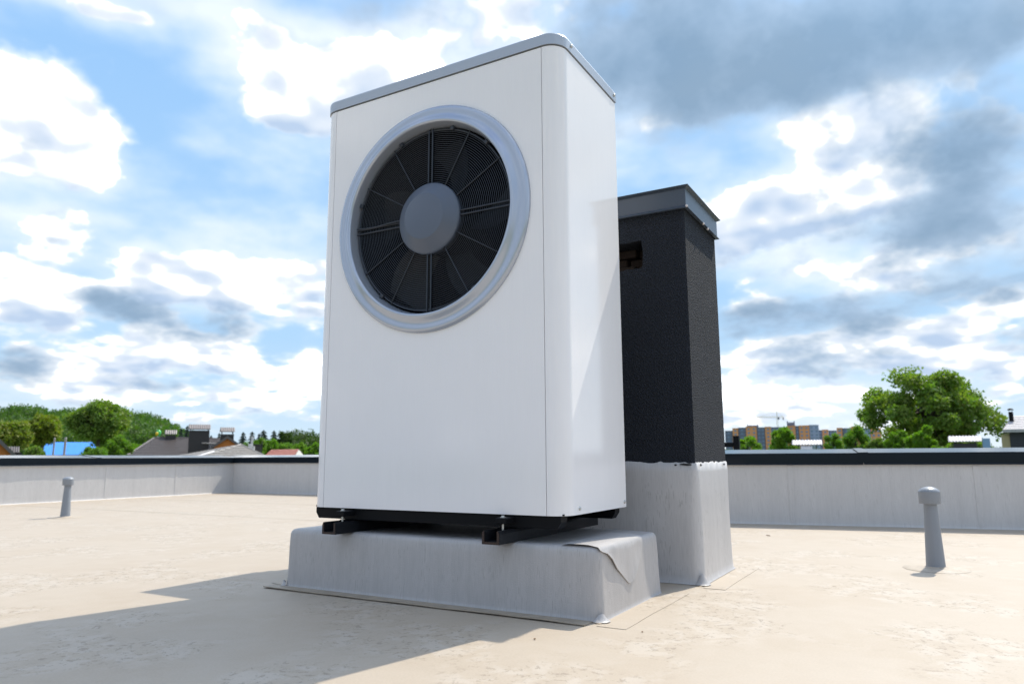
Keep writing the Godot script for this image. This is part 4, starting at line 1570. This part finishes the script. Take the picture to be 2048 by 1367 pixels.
func make_spruce(d: Array, sd: int) -> void:
	var r := RandomNumberGenerator.new()
	r.seed = sd
	var foot: Vector3 = d[1]
	foot.y = GROUND
	var t := thing("spruce_tree", d[0], "spruce", foot, r.randf() * TAU, "dark spruces on the skyline")
	var h: float = d[2] - GROUND
	begin()
	rod(Vector3.ZERO, Vector3(0, h * 0.97, 0), 0.22, 0.03, 7)
	part("trunk", M.bark, t)
	begin()
	smooth(-1)
	var tiers := 15
	var widest: float = d[3] * 2.9
	for k in tiers:
		var f := k / float(tiers)
		var y0 := h * lerpf(0.22, 0.985, pow(f, 0.9))
		var rad := widest * 0.8 * pow(1.0 - f, 0.55) + 0.1
		var n := 11
		for j in n:
			var a := TAU * (j + r.randf_range(-0.2, 0.2)) / n
			var w := TAU / n * 0.42
			var l := rad * r.randf_range(0.65, 1.12)
			var tip := Vector3(cos(a) * l, y0 - l * r.randf_range(0.22, 0.5), sin(a) * l)
			var root := Vector3(0, y0 + h * 0.045, 0)
			var p := Vector3(cos(a - w) * l * 0.62, y0 - l * 0.26, sin(a - w) * l * 0.62)
			var q := Vector3(cos(a + w) * l * 0.62, y0 - l * 0.26, sin(a + w) * l * 0.62)
			tri(root, p, tip)
			tri(root, tip, q)
	part("crown", M.conifer, t)

# crowns side by side below a skyline; each tree is a ball of leaf clumps
func woodland(called: String, label: String, line: Array, depth: float, tree: float, count: int, per: int, tone: String, sd: int) -> void:
	var r := RandomNumberGenerator.new()
	r.seed = sd
	var places: Array = []
	var sizes: Array = []
	for i in count:
		var f := r.randf() * (line.size() - 1.001)
		var a: Vector3 = line[int(f)]
		var b: Vector3 = line[int(f) + 1]
		var p := a.lerp(b, f - int(f))
		var g := pow(r.randf(), 1.4)
		var ahead := (Vector3(2.3, 0, 2.4) - Vector3(p.x, 0, p.z)).normalized()
		var top := lerpf(p.y, maxf(p.y * 0.12, GROUND + tree * 1.2), g) - tree * r.randf_range(0.0, 0.22)
		var rad := tree * r.randf_range(0.38, 0.60)
		var c := Vector3(p.x, top - rad, p.z) + ahead * depth * g
		for k in per:
			var d := Vector3(r.randfn(), r.randfn() * 0.9 + 0.25, r.randfn()).normalized()
			var lump := 1.0 + 0.18 * sin(d.x * 5.0 + i) * cos(d.y * 4.0 + i * 2.0)
			places.append(c + d * rad * lump * pow(r.randf(), 0.25) * Vector3(1.05, 1.0, 1.05))
			sizes.append(rad * r.randf_range(0.22, 0.36))
	var o := leaves(places, sizes, tone, sd, called, self)
	tag(o, label, "woodland", "", "stuff")

# ------------------------------------------------------------------ houses
# a roof slope of overlapping courses: lower edge a-b, upper edge d-c
func courses(a: Vector3, b: Vector3, c: Vector3, d: Vector3, n: int, step: float) -> void:
	smooth(-1)
	var nrm := (b - a).cross(d - a).normalized()
	for i in n:
		var f0 := i / float(n)
		var f1 := (i + 1) / float(n)
		var p := a.lerp(d, f0) + nrm * step
		var q := b.lerp(c, f0) + nrm * step
		var s := b.lerp(c, f1)
		var u := a.lerp(d, f1)
		quad(p, q, s, u)
		quad(a.lerp(d, f0), b.lerp(c, f0), q, p)

func hat(x0: float, x1: float, y0: float, y1: float, z: float, half: float, called: String, m: Material, parent: Node) -> void:
	# little gabled roof of pan tiles over a chimney: ridge along x
	begin()
	smooth(-1)
	var n := maxi(5, int((x1 - x0) / 0.10))
	for s in [1.0, -1.0]:
		for i in n:
			var a := lerpf(x0, x1, i / float(n))
			var b := lerpf(x0, x1, (i + 1) / float(n))
			var m2 := (a + b) * 0.5
			var lift := 0.028
			var pts := [Vector3(a, y0, z + half * s), Vector3(m2, y0 + lift, z + half * s), Vector3(b, y0, z + half * s), Vector3(b, y1, z), Vector3(m2, y1 + lift, z), Vector3(a, y1, z)]
			if s > 0:
				quad(pts[0], pts[1], pts[4], pts[5]); quad(pts[1], pts[2], pts[3], pts[4])
				tri(pts[0], pts[2], pts[1])
			else:
				quad(pts[5], pts[4], pts[1], pts[0]); quad(pts[4], pts[3], pts[2], pts[1])
				tri(pts[0], pts[1], pts[2])
	part(called, m, parent)

func tiled_chimney(house: Node, x0: float, x1: float, y0: float, y1: float, hat0: float, hat1: float, z: float, deep: float, m: Material, hat_m: Material) -> void:
	# body clad in upright ribbed sheet
	begin()
	box(Vector3(x0 + 0.01, y0, z - deep * 0.5 + 0.01), Vector3(x1 - 0.01, y1, z + deep * 0.5 - 0.01))
	var n := int((x1 - x0) / 0.085)
	for i in n:
		var a := lerpf(x0, x1, (i + 0.15) / n)
		box(Vector3(a, y0, z + deep * 0.5 - 0.012), Vector3(a + (x1 - x0) / n * 0.55, y1, z + deep * 0.5 + 0.012))
	for i in 4:
		var a := z - deep * 0.5 + deep * (i + 0.2) / 4.0
		box(Vector3(x1 - 0.012, y0, a), Vector3(x1 + 0.010, y1, a + deep * 0.14))
		box(Vector3(x0 - 0.010, y0, a), Vector3(x0 + 0.012, y1, a + deep * 0.14))
	var c := part("chimney", m, house)
	for sx in [x0 + 0.03, x1 - 0.06]:
		for sz in [-1.0, 1.0]:
			begin()
			box(Vector3(sx, y1, z + sz * deep * 0.36 - 0.015), Vector3(sx + 0.03, hat0 + 0.05, z + sz * deep * 0.36 + 0.015))
			part("hat_leg", m, c)
	hat(x0 - 0.05, x1 + 0.05, hat0, hat1, z, deep * 0.66, "chimney_hat", hat_m, c)

func build_neighbourhood() -> void:
	make_clumps()
	build_far()
	build_houses()
	build_green()

func build_green() -> void:
	for i in TREES.size():
		make_tree(TREES[i], 200 + i, "tree", "broad-leaved trees beyond the roof", [52, 44, 40, 40, 20, 26, 14][i])
	for i in SHRUBS.size():
		make_tree(SHRUBS[i], 300 + i, "shrub", "shrubs beyond the parapet", 12)
	for i in SPRUCES.size():
		make_spruce(SPRUCES[i], 400 + i)

func build_far() -> void:
	# wooded hill on the left
	begin()
	smooth(1)
	var rows: Array = []
	for k in [[130.0, 0.0], [95.0, 0.10], [60.0, 0.38], [25.0, 0.72], [0.0, 0.80], [-60.0, 0.5], [-140.0, 0.0]]:
		var row := PackedVector3Array()
		for p in HILL:
			var ahead := (Vector3(2.3, 0, 2.4) - Vector3(p.x, 0, p.z)).normalized()
			row.append(Vector3(p.x, GROUND - 0.2 + (p.y - 6.0 - GROUND) * k[1] if p.y > 6.0 else GROUND - 0.2, p.z) + ahead * k[0])
		rows.append(row)
	sheet(rows)
	structure("hill", M.grass)
	woodland("hill_woodland", "dense green wood covering the hill at the far left", HILL, 105.0, 10.0, 330, 70, "wood", 501)
	woodland("far_woodland", "dark wood on the skyline left of the heat pump", FAR_WOOD, 22.0, 4.2, 60, 60, "dark", 502)
	woodland("distant_tree_line", "low line of distant trees below the apartment blocks", FAR_LINE, 40.0, 4.5, 320, 34, "wood", 503)
	# apartment blocks
	apartments("long orange and grey apartment block below the crane", Vector3(-101.69, GROUND, -588.55), 0.1742, [[-37.3, -31.5, 20.2, "apt_grey", -0.6], [-31.4, -27.2, 22.1, "apt_orange", 0.8], [-27.1, -21.4, 22.5, "apt_grey", 0.0], [-21.3, -13.4, 23.2, "apt_orange", 0.8], [-13.3, -7.3, 22.4, "apt_grey", 0.0], [-7.2, -2.9, 22.8, "apt_orange", 0.8], [-2.8, 9.0, 22.4, "apt_grey", 0.0], [9.1, 14.8, 23.2, "apt_orange", 0.8], [14.9, 17.3, 23.1, "apt_grey", 0.0], [17.4, 24.6, 23.3, "apt_orange", 0.8], [24.7, 31.4, 23.6, "apt_light", 0.2]], [[-20.6, -12.0, 24.5], [9.0, 14.8, 26.2]])
	apartments("small grey and orange apartment block between the two longer ones", Vector3(-67.23, GROUND, -613.72), 0.1124, [[-6.4, -3.7, 20.1, "apt_grey", 0.0], [-3.6, 0.7, 20.5, "apt_orange", 0.6], [0.8, 6.8, 19.8, "apt_grey", 0.0]], [])
	apartments("orange and grey apartment block partly behind the broad tree", Vector3(-40.35, GROUND, -556.01), 0.0762, [[-14.0, -10.5, 19.6, "apt_orange", 0.6], [-10.4, -5.0, 19.3, "apt_grey", 0.0], [-4.9, 2.4, 20.2, "apt_orange", 0.6], [2.5, 7.1, 19.2, "apt_light", 0.0], [7.2, 13.7, 18.9, "apt_orange", 0.6]], [])
	build_crane()

func apartments(label: String, at: Vector3, turn: float, bays: Array, humps: Array) -> void:
	var t := thing("apartment_block", label, "building", at, turn, "apartment blocks on the skyline")
	begin()
	box(Vector3(-0.75, -0.55, 0), Vector3(0.75, 0.75, 0.12))
	var frame := finish()
	for b in bays:
		begin()
		var top: float = b[2] - GROUND
		cbox(Vector3(b[0], 0, -12.0), Vector3(b[1], top, b[4]), 0.15)
		box(Vector3(b[0] - 0.1, top - 0.25, -12.1), Vector3(b[1] + 0.1, top + 0.25, b[4] + 0.25))
		var wall := part("bay", M[b[3]], t)
		var wide: float = b[1] - b[0]
		var cols := maxi(1, int(wide / 2.9))
		for row in 6:
			var y := top - 1.9 - row * 2.85
			for c in cols:
				var x: float = b[0] + wide * (c + 0.5) / cols
				var o := put(frame, "window", M.pane, wall)
				o.position = Vector3(x, y, b[4] + 0.02)
			if b[3] != "apt_orange":
				# balcony parapets across the recessed bays
				begin()
				box(Vector3(b[0] + 0.2, y - 1.55, b[4]), Vector3(b[1] - 0.2, y - 0.75, b[4] + 0.35))
				part("balcony", M.apt_light if b[3] == "apt_light" else M.apt_grey, wall)
	for h in humps:
		begin()
		cbox(Vector3(h[0], 22.0 - GROUND, -9.0), Vector3(h[1], h[2] - GROUND, -2.0), 0.3)
		box(Vector3(h[0], h[2] - GROUND, -2.6), Vector3(h[0] + 0.7, h[2] - GROUND + 0.9, -2.0))
		box(Vector3(h[1] - 0.7, h[2] - GROUND, -2.6), Vector3(h[1], h[2] - GROUND + 0.9, -2.0))
		part("roof_house", M.apt_grey, t)

func lattice(a: Vector3, b: Vector3, w: float, n: int, r: float) -> void:
	var d := (b - a)
	var s := Vector3(0, 0, 1)
	var u := d.normalized().cross(s).normalized()
	var c := [s * w + u * w, s * w - u * w, -s * w - u * w, -s * w + u * w]
	for k in 4:
		rod(a + c[k], b + c[k], r * 0.75, r * 0.75, 4)
		for i in n:
			rod(a + d * (i / float(n)) + c[k], a + d * ((i + 1) / float(n)) + c[(k + 1) % 4], r * 0.4, r * 0.4, 3, false)

func build_crane() -> void:
	var t := thing("tower_crane", "pale yellow tower crane above the long apartment block", "crane", Vector3(-116.53, GROUND, -687.47), 0.1706)
	var y := 34.6 - GROUND
	begin()
	lattice(Vector3.ZERO, Vector3(0, y, 0), 0.6, 26, 0.16)
	part("mast", M.crane, t)
	begin()
	lattice(Vector3(0, y + 0.6, 0), Vector3(-22.7, y + 1.2, 0), 0.45, 18, 0.14)
	part("jib", M.crane, t)
	begin()
	lattice(Vector3(0, y + 0.6, 0), Vector3(5.6, y + 0.5, 0), 0.45, 5, 0.14)
	part("counter_jib", M.crane, t)
	begin()
	lattice(Vector3(0, y + 1.0, 0), Vector3(0, 40.8 - GROUND, 0), 0.3, 5, 0.13)
	part("tower_head", M.crane, t)
	begin()
	cbox(Vector3(0.4, y - 1.6, -0.8), Vector3(1.9, y + 0.4, 0.8), 0.15)
	part("cab", M.clad, t)
	begin()
	cbox(Vector3(4.6, y - 1.9, -0.7), Vector3(5.7, y + 0.2, 0.7), 0.1)
	part("counterweight", M.concrete, t)
	for e in [Vector3(-14.0, y + 1.5, 0), Vector3(5.3, y + 1.0, 0)]:
		begin()
		rod(Vector3(0, 40.6 - GROUND, 0), e, 0.07, 0.07, 4)
		part("tie_rod", M.crane, t)

func window_in(house: Node, at: Vector3, w: float, h: float) -> void:
	begin()
	box(at + Vector3(-w / 2, 0, 0), at + Vector3(w / 2, h, 0.05))
	var f := part("window", M.plaster, house)
	begin()
	box(at + Vector3(-w / 2 + 0.06, 0.06, 0.03), at + Vector3(w / 2 - 0.06, h - 0.06, 0.056))
	part("pane", M.pane, f)

func build_houses() -> void:
	var g := -GROUND
	# dark tiled house with clad chimneys
	var a := thing("house", "house with dark brown tiled roof and three clad chimneys", "house", Vector3(-31.95, GROUND, -21.95), 0.9533)
	begin()
	box(Vector3(-1.9, 0, -6.2), Vector3(2.9, g + 0.25, 0.35))
	part("wall", M.plaster, a)
	window_in(a, Vector3(-0.5, 1.3, 0.351), 1.2, 1.3)
	window_in(a, Vector3(1.9, 1.3, 0.351), 1.2, 1.3)
	begin()
	var e0 := Vector3(-2.75, g + 0.22, 0.9)
	var e1 := Vector3(3.4, g + 0.22, 0.9)
	var r0 := Vector3(-0.99, g + 1.70, -2.9)
	var r1 := Vector3(2.5, g + 1.66, -2.9)
	var b0 := Vector3(-2.75, g + 0.22, -6.8)
	var b1 := Vector3(3.4, g + 0.22, -6.8)
	courses(e0, e1, r1, r0, 17, 0.035)
	courses(b1, b0, r0, r1, 17, 0.035)
	courses(b0, e0, r0, r0, 17, 0.035)
	courses(e1, b1, r1, r1, 17, 0.035)
	rod(r0, r1, 0.07, 0.07, 6)
	rod(e0, r0, 0.05, 0.05, 6)
	part("roof", M.tile_dark, a)
	tiled_chimney(a, -0.42, 0.09, g + 1.3, g + 1.84, g + 1.90, g + 2.13, -2.9, 0.5, M.clad, M.tile_dark)
	tiled_chimney(a, 0.73, 1.70, g + 0.4, g + 2.03, g + 2.10, g + 2.34, -0.2, 0.75, M.clad, M.hat)
	tiled_chimney(a, 2.38, 3.04, g + 0.9, g + 1.90, g + 2.04, g + 2.27, -1.9, 0.6, M.clad, M.hat)
	begin()
	rod(Vector3(1.35, g + 1.36, 0.35), Vector3(2.2, g + 1.33, 0.35), 0.035, 0.035, 6)
	part("antenna_bar", M.pole, a)
	# orange gable beside it
	var b := thing("house", "small orange gabled house front beside the third clad chimney", "house", Vector3(-28.82, GROUND, -22.78), 0.8910)
	begin()
	smooth(-1)
	var w0 := 0.62
	quad(Vector3(-w0, 0, 0), Vector3(w0, 0, 0), Vector3(w0, g + 1.16, 0), Vector3(-w0, g + 1.16, 0))
	tri(Vector3(-w0, g + 1.16, 0), Vector3(w0, g + 1.16, 0), Vector3(0.0, g + 1.60, 0))
	box(Vector3(-w0, 0, -3.0), Vector3(w0, g + 1.14, -0.01))
	part("wall", M.orange, b)
	begin()
	for s in [-1.0, 1.0]:
		var lo := Vector3(s * 0.74, g + 1.13, 0.12)
		var hi := Vector3(0, g + 1.66, 0.12)
		var bk := Vector3(0, 0, -3.3)
		if s > 0:
			courses(lo, lo + bk, hi + bk, hi, 6, 0.03)
			quad(lo + bk + Vector3(0, -0.1, 0), lo + Vector3(0, -0.1, 0), hi + Vector3(0, -0.1, 0), hi + bk + Vector3(0, -0.1, 0))
			quad(lo + Vector3(0, -0.1, 0), lo + Vector3(0.0, 0.04, 0), hi + Vector3(0, 0.04, 0), hi + Vector3(0, -0.1, 0))
		else:
			courses(lo + bk, lo, hi, hi + bk, 6, 0.03)
			quad(lo + Vector3(0, -0.1, 0), lo + bk + Vector3(0, -0.1, 0), hi + bk + Vector3(0, -0.1, 0), hi + Vector3(0, -0.1, 0))
			quad(hi + Vector3(0, -0.1, 0), hi + Vector3(0, 0.04, 0), lo + Vector3(0.0, 0.04, 0), lo + Vector3(0, -0.1, 0))
	part("roof", M.tile_dark, b)
	# weathered grey hipped roof, nearest
	var c := thing("house", "low house with weathered grey hipped roof just beyond the parapet", "house", Vector3(-21.18, GROUND, -16.31), 0.8987)
	begin()
	box(Vector3(-2.2, 0, -3.6), Vector3(1.4, g + 0.42, -0.1))
	part("wall", M.concrete, c)
	begin()
	var ap := Vector3(0.76, g + 1.11, -1.5)
	var al := Vector3(0.60, g + 1.11, -2.6)
	var f0 := Vector3(-0.95, g + 0.52, 0.35)
	var f1 := Vector3(1.88, g + 0.50, 0.35)
	var k0 := Vector3(-3.0, g + 0.42, -3.9)
	var k1 := Vector3(2.0, g + 0.42, -3.9)
	courses(f0, f1, ap, ap, 8, 0.03)
	courses(k0, f0, ap, al, 8, 0.02)
	courses(f1, k1, al, ap, 8, 0.03)
	courses(k1, k0, al, al, 6, 0.03)
	rod(f0, ap, 0.045, 0.045, 6)
	rod(f1, ap, 0.045, 0.045, 6)
	part("roof", M.slate_grey, c)
	begin()
	xf = Transform3D(Basis(), Vector3(0, 0.05, 0))
	rod(f0.lerp(ap, 0.08), f0.lerp(ap, 0.42), 0.05, 0.05, 5)
	part("ridge_sheet", M.hat_white, c)
	# red roofed house
	var d := thing("house", "small white house with faded red roof near the heat pump's left edge", "house", Vector3(-41.58, GROUND, -38.56), 0.8200)
	begin()
	smooth(-1)
	box(Vector3(-1.25, 0, -2.4), Vector3(0.78, g + 0.82, 0.2))
	tri(Vector3(0.785, g + 0.82, 0.2), Vector3(0.785, g + 0.82, -2.4), Vector3(1.02, g + 1.22, -1.1))
	quad(Vector3(0.785, 0, 0.2), Vector3(1.60, 0, -2.4), Vector3(1.60, g + 0.62, -2.4), Vector3(0.785, g + 0.80, 0.2))
	tri(Vector3(0.785, g + 0.80, 0.2), Vector3(1.60, g + 0.62, -2.4), Vector3(1.04, g + 1.26, -1.1))
	part("wall", M.plaster, d)
	begin()
	courses(Vector3(-1.45, g + 0.80, 0.45), Vector3(0.72, g + 0.78, 0.45), Vector3(1.08, g + 1.28, -1.1), Vector3(-1.05, g + 1.23, -1.1), 7, 0.03)
	courses(Vector3(1.62, g + 0.62, -2.6), Vector3(-1.45, g + 0.7, -2.6), Vector3(-1.05, g + 1.23, -1.1), Vector3(1.08, g + 1.28, -1.1), 7, 0.03)
	part("roof", M.red_roof, d)
	# orange gable at the far left
	var e := thing("house", "orange gabled house with dark roof edge at the left margin", "house", Vector3(-24.89, GROUND, -10.33), 1.1337)
	begin()
	smooth(-1)
	quad(Vector3(-1.1, 0, 0), Vector3(0.56, 0, 0), Vector3(0.56, g + 0.66, 0), Vector3(-1.1, g + 0.66, 0))
	tri(Vector3(-1.1, g + 0.66, 0), Vector3(0.56, g + 0.66, 0), Vector3(-0.27, g + 1.50, 0))
	box(Vector3(-1.1, 0, -4.0), Vector3(0.56, g + 0.6, -0.01))
	# lapped boards of the gable
	for i in 9:
		var y := g + 0.62 + i * 0.09
		var half := 0.83 * (1.0 - (y - g - 0.66) / 0.84)
		box(Vector3(-0.27 - half, y, 0.002), Vector3(-0.27 + half, y + 0.08, 0.012 + 0.004 * (i % 2)))
	part("wall", M.orange, e)
	begin()
	var q0 := Vector3(0.70, g + 0.56, 0.16)
	var q1 := Vector3(-0.27, g + 1.58, 0.16)
	var q2 := Vector3(-1.24, g + 0.56, 0.16)
	var back := Vector3(0, 0, -4.4)
	courses(q0, q0 + back, q1 + back, q1, 8, 0.03)
	courses(q2 + back, q2, q1, q1 + back, 8, 0.03)
	quad(q0 + Vector3(0, -0.11, 0), q0 + Vector3(0, 0.04, 0), q1 + Vector3(0, 0.04, 0), q1 + Vector3(0, -0.11, 0))
	quad(q1 + Vector3(0, -0.11, 0), q1 + Vector3(0, 0.04, 0), q2 + Vector3(0, 0.04, 0), q2 + Vector3(0, -0.11, 0))
	part("roof", M.tile_dark, e)
	begin()
	box(Vector3(0.44, 0, -2.2), Vector3(0.78, g + 0.80, -1.7))
	var dorm := part("chimney", M.clad, e)
	hat(0.36, 0.70, g + 0.80, g + 1.00, -1.9, 0.40, "chimney_hat", M.tile_dark, dorm)
	# blue roof
	var f := thing("shed", "shed with bright blue sheet roof behind the large left tree", "shed", Vector3(-76.27, GROUND, -41.54), 1.0611)
	begin()
	box(Vector3(-2.3, 0, -4.0), Vector3(2.3, g + 1.0, 0.0))
	part("wall", M.plaster, f)
	begin()
	courses(Vector3(-2.5, g + 1.02, 0.3), Vector3(2.5, g + 1.05, 0.3), Vector3(2.5, g + 2.44, -4.2), Vector3(-2.5, g + 2.42, -4.2), 10, 0.008)
	quad(Vector3(2.5, g + 1.0, 0.3), Vector3(-2.5, g + 1.0, 0.3), Vector3(-2.5, g + 2.36, -4.2), Vector3(2.5, g + 2.38, -4.2))
	part("roof", M.blue, f)
	# poles with wires
	var poles := []
	for s in [[Vector3(-31.23, GROUND, -15.53), 1.47, "weathered pole left of the blue roof's middle", 0.05], [Vector3(-29.28, GROUND, -14.93), 1.44, "slightly leaning pole before the blue roof's middle", 0.06]]:
		var p := thing("utility_pole", s[2], "pole", s[0], 0.9, "poles before the blue roof")
		begin()
		rod(Vector3.ZERO, Vector3(0.06, s[1] - GROUND, 0.0), s[3], s[3] * 0.75, 8)
		part("shaft", M.pole, p)
		begin()
		rod(Vector3(0.06, s[1] - GROUND - 0.03, 0), Vector3(0.06, s[1] - GROUND + 0.03, 0), s[3] * 0.9, s[3] * 0.5, 8)
		part("cap", M.pole, p)
		poles.append(s)
	# balloon on a stick
	var bl := thing("balloon", "green and yellow balloon above the dark tiled roof's left end", "balloon", Vector3(-38.99, GROUND, -25.85), 0.9711)
	begin()
	xf = Transform3D(Basis().scaled(Vector3.ONE * 1.39), Vector3(0.03, g + 2.12, -0.04))
	lathe([Vector2(0.0, -0.15), Vector2(0.05, -0.13), Vector2(0.09, -0.07), Vector2(0.11, 0.02), Vector2(0.095, 0.09), Vector2(0.055, 0.135), Vector2(0, 0.15)], 20)
	part("green_balloon", M.balloon_green, bl)
	begin()
	xf = Transform3D(Basis().scaled(Vector3.ONE * 1.39), Vector3(-0.06, g + 2.085, 0.09))
	lathe([Vector2(0.0, -0.09), Vector2(0.04, -0.07), Vector2(0.062, -0.02), Vector2(0.06, 0.03), Vector2(0.035, 0.07), Vector2(0, 0.08)], 16)
	part("yellow_balloon", M.balloon_yellow, bl)
	begin()
	rod(Vector3(0, 0, 0), Vector3(0.0, g + 1.95, 0), 0.04, 0.038, 6)
	part("stick", M.hat_white, bl)
	# flues
	var fl := thing("flue_pipe", "slim white flue rising left of the bright bushes", "flue", Vector3(-25.03, GROUND, -21.07), 0.8617)
	begin()
	rod(Vector3(0.015, 0, 0), Vector3(0.015, g + 1.57, 0), 0.05, 0.05, 10)
	part("pipe", M.hat_white, fl)
	begin()
	cbox(Vector3(-0.15, g + 0.4, -0.15), Vector3(0.0, g + 1.22, 0.1), 0.02)
	part("chimney_stub", M.hat_white, fl)
	begin()
	rod(Vector3(0.08, g + 0.9, 0), Vector3(0.08, g + 1.12, 0), 0.07, 0.07, 8)
	part("elbow", M.hat_white, fl)
	var db := thing("roof_hatch", "dark roof structure with a thin pole right of the white flue", "roof hatch", Vector3(-25.61, GROUND, -21.93), 0.8544)
	begin()
	cbox(Vector3(-0.17, 0, -0.4), Vector3(0.17, g + 1.18, 0.1), 0.02)
	part("body", M.clad, db)
	begin()
	box(Vector3(-0.20, g + 1.18, -0.44), Vector3(0.22, g + 1.22, 0.16))
	part("cover", M.clad, db)
	begin()
	rod(Vector3(0.2, 0, 0.12), Vector3(0.2, g + 1.36, 0.12), 0.025, 0.025, 6)
	part("pole", M.clad, db)
	# chimneys with white tiled hats on the right
	for s in [["white tiled chimney hat above the right parapet, before the apartment blocks", Vector3(-1.80, GROUND, -27.35), 0.1367, 0.96, 1.13], ["white tiled chimney hat above the right parapet, under the broad tree", Vector3(3.39, GROUND, -29.61), -0.0344, 1.04, 1.24]]:
		var h := thing("tiled_chimney", s[0], "chimney", s[1], s[2], "chimneys with white tiled hats")
		var first: bool = s[3] < 1.0
		begin()
		box(Vector3(-0.36, 0, -0.3), Vector3(0.36, g + (0.78 if first else 0.98), 0.3))
		part("body", M.clad, h)
		hat(-0.52, 0.52, g + s[3], g + s[4], 0.0, 0.42, "hat", M.hat_white, h)
		for x in [-0.33, 0.30]:
			begin()
			box(Vector3(x, g + 0.7, -0.26), Vector3(x + 0.03, g + s[3] + 0.03, 0.26))
			part("hat_leg", M.clad, h)
		if first:
			hat(-0.23, 0.17, g + 0.79, g + 0.93, 0.36, 0.16, "lower_hat", M.hat_white, h)
		else:
			for k in 4:
				begin()
				box(Vector3(-0.40, g + 0.70 + k * 0.075, 0.30), Vector3(0.40, g + 0.735 + k * 0.075, 0.325))
				part("louvre", M.night_panel, h)
	# dark house at the right margin
	var hr := thing("house", "dark clad house with pale shingle roof and black flue at the right margin", "house", Vector3(5.78, GROUND, -39.49), -0.0830)
	begin()
	box(Vector3(-0.22, 0, -5.0), Vector3(5.0, g + 1.72, 0.0))
	for i in 14:
		box(Vector3(-0.20, g - 0.3 + i * 0.14, 0.0), Vector3(5.0, g - 0.18 + i * 0.14, 0.02))
	part("wall", M.night_panel, hr)
	begin()
	box(Vector3(-0.56, 0, -5.0), Vector3(-0.225, g + 1.50, -0.05))
	part("side_wall", M.sand, hr)
	begin()
	courses(Vector3(-0.46, g + 1.72, 0.35), Vector3(5.2, g + 1.72, 0.35), Vector3(5.2, g + 2.49, -2.4), Vector3(-0.02, g + 2.47, -2.4), 8, 0.03)
	courses(Vector3(5.2, g + 1.6, -5.3), Vector3(-0.46, g + 1.6, -5.3), Vector3(-0.02, g + 2.47, -2.4), Vector3(5.2, g + 2.49, -2.4), 8, 0.03)
	quad(Vector3(-0.47, g + 1.60, 0.35), Vector3(5.2, g + 1.60, 0.35), Vector3(5.2, g + 1.74, 0.36), Vector3(-0.47, g + 1.74, 0.36))
	quad(Vector3(-0.47, g + 1.6, -5.3), Vector3(-0.47, g + 1.6, 0.35), Vector3(-0.47, g + 1.76, 0.36), Vector3(-0.03, g + 2.5, -2.4))
	var rf := part("roof", M.shingle, hr)
	begin()
	xf = Transform3D(Basis(), Vector3(-0.08, g + 2.05, -1.3))
	lathe([Vector2(0.15, -0.05), Vector2(0.12, 0.12), Vector2(0.10, 0.18), Vector2(0.10, 0.58)], 14)
	part("flue", M.black, rf)
	begin()
	xf = Transform3D(Basis(), Vector3(-0.08, g + 2.05, -1.3))
	for sx in [-0.075, 0.06]:
		box(Vector3(sx, 0.55, -0.01), Vector3(sx + 0.015, 0.68, 0.01))
	lathe([Vector2(0.0, 0.665), Vector2(0.135, 0.66), Vector2(0.125, 0.70), Vector2(0.06, 0.75), Vector2(0.0, 0.765)], 14)
	part("flue_cowl", M.black, rf)
	var bs := thing("sheet_panel", "pale blue sheet panel left of the dark house", "panel", Vector3(4.39, GROUND, -35.57), -0.0553)
	begin()
	cbox(Vector3(-0.14, 0, -0.03), Vector3(0.14, g + 1.27, 0.0), 0.01)
	part("sheet", M.blue_sheet, bs)
	begin()
	box(Vector3(-0.16, 0, -0.08), Vector3(-0.12, g + 1.30, -0.031))
	part("upright", M.pole, bs)
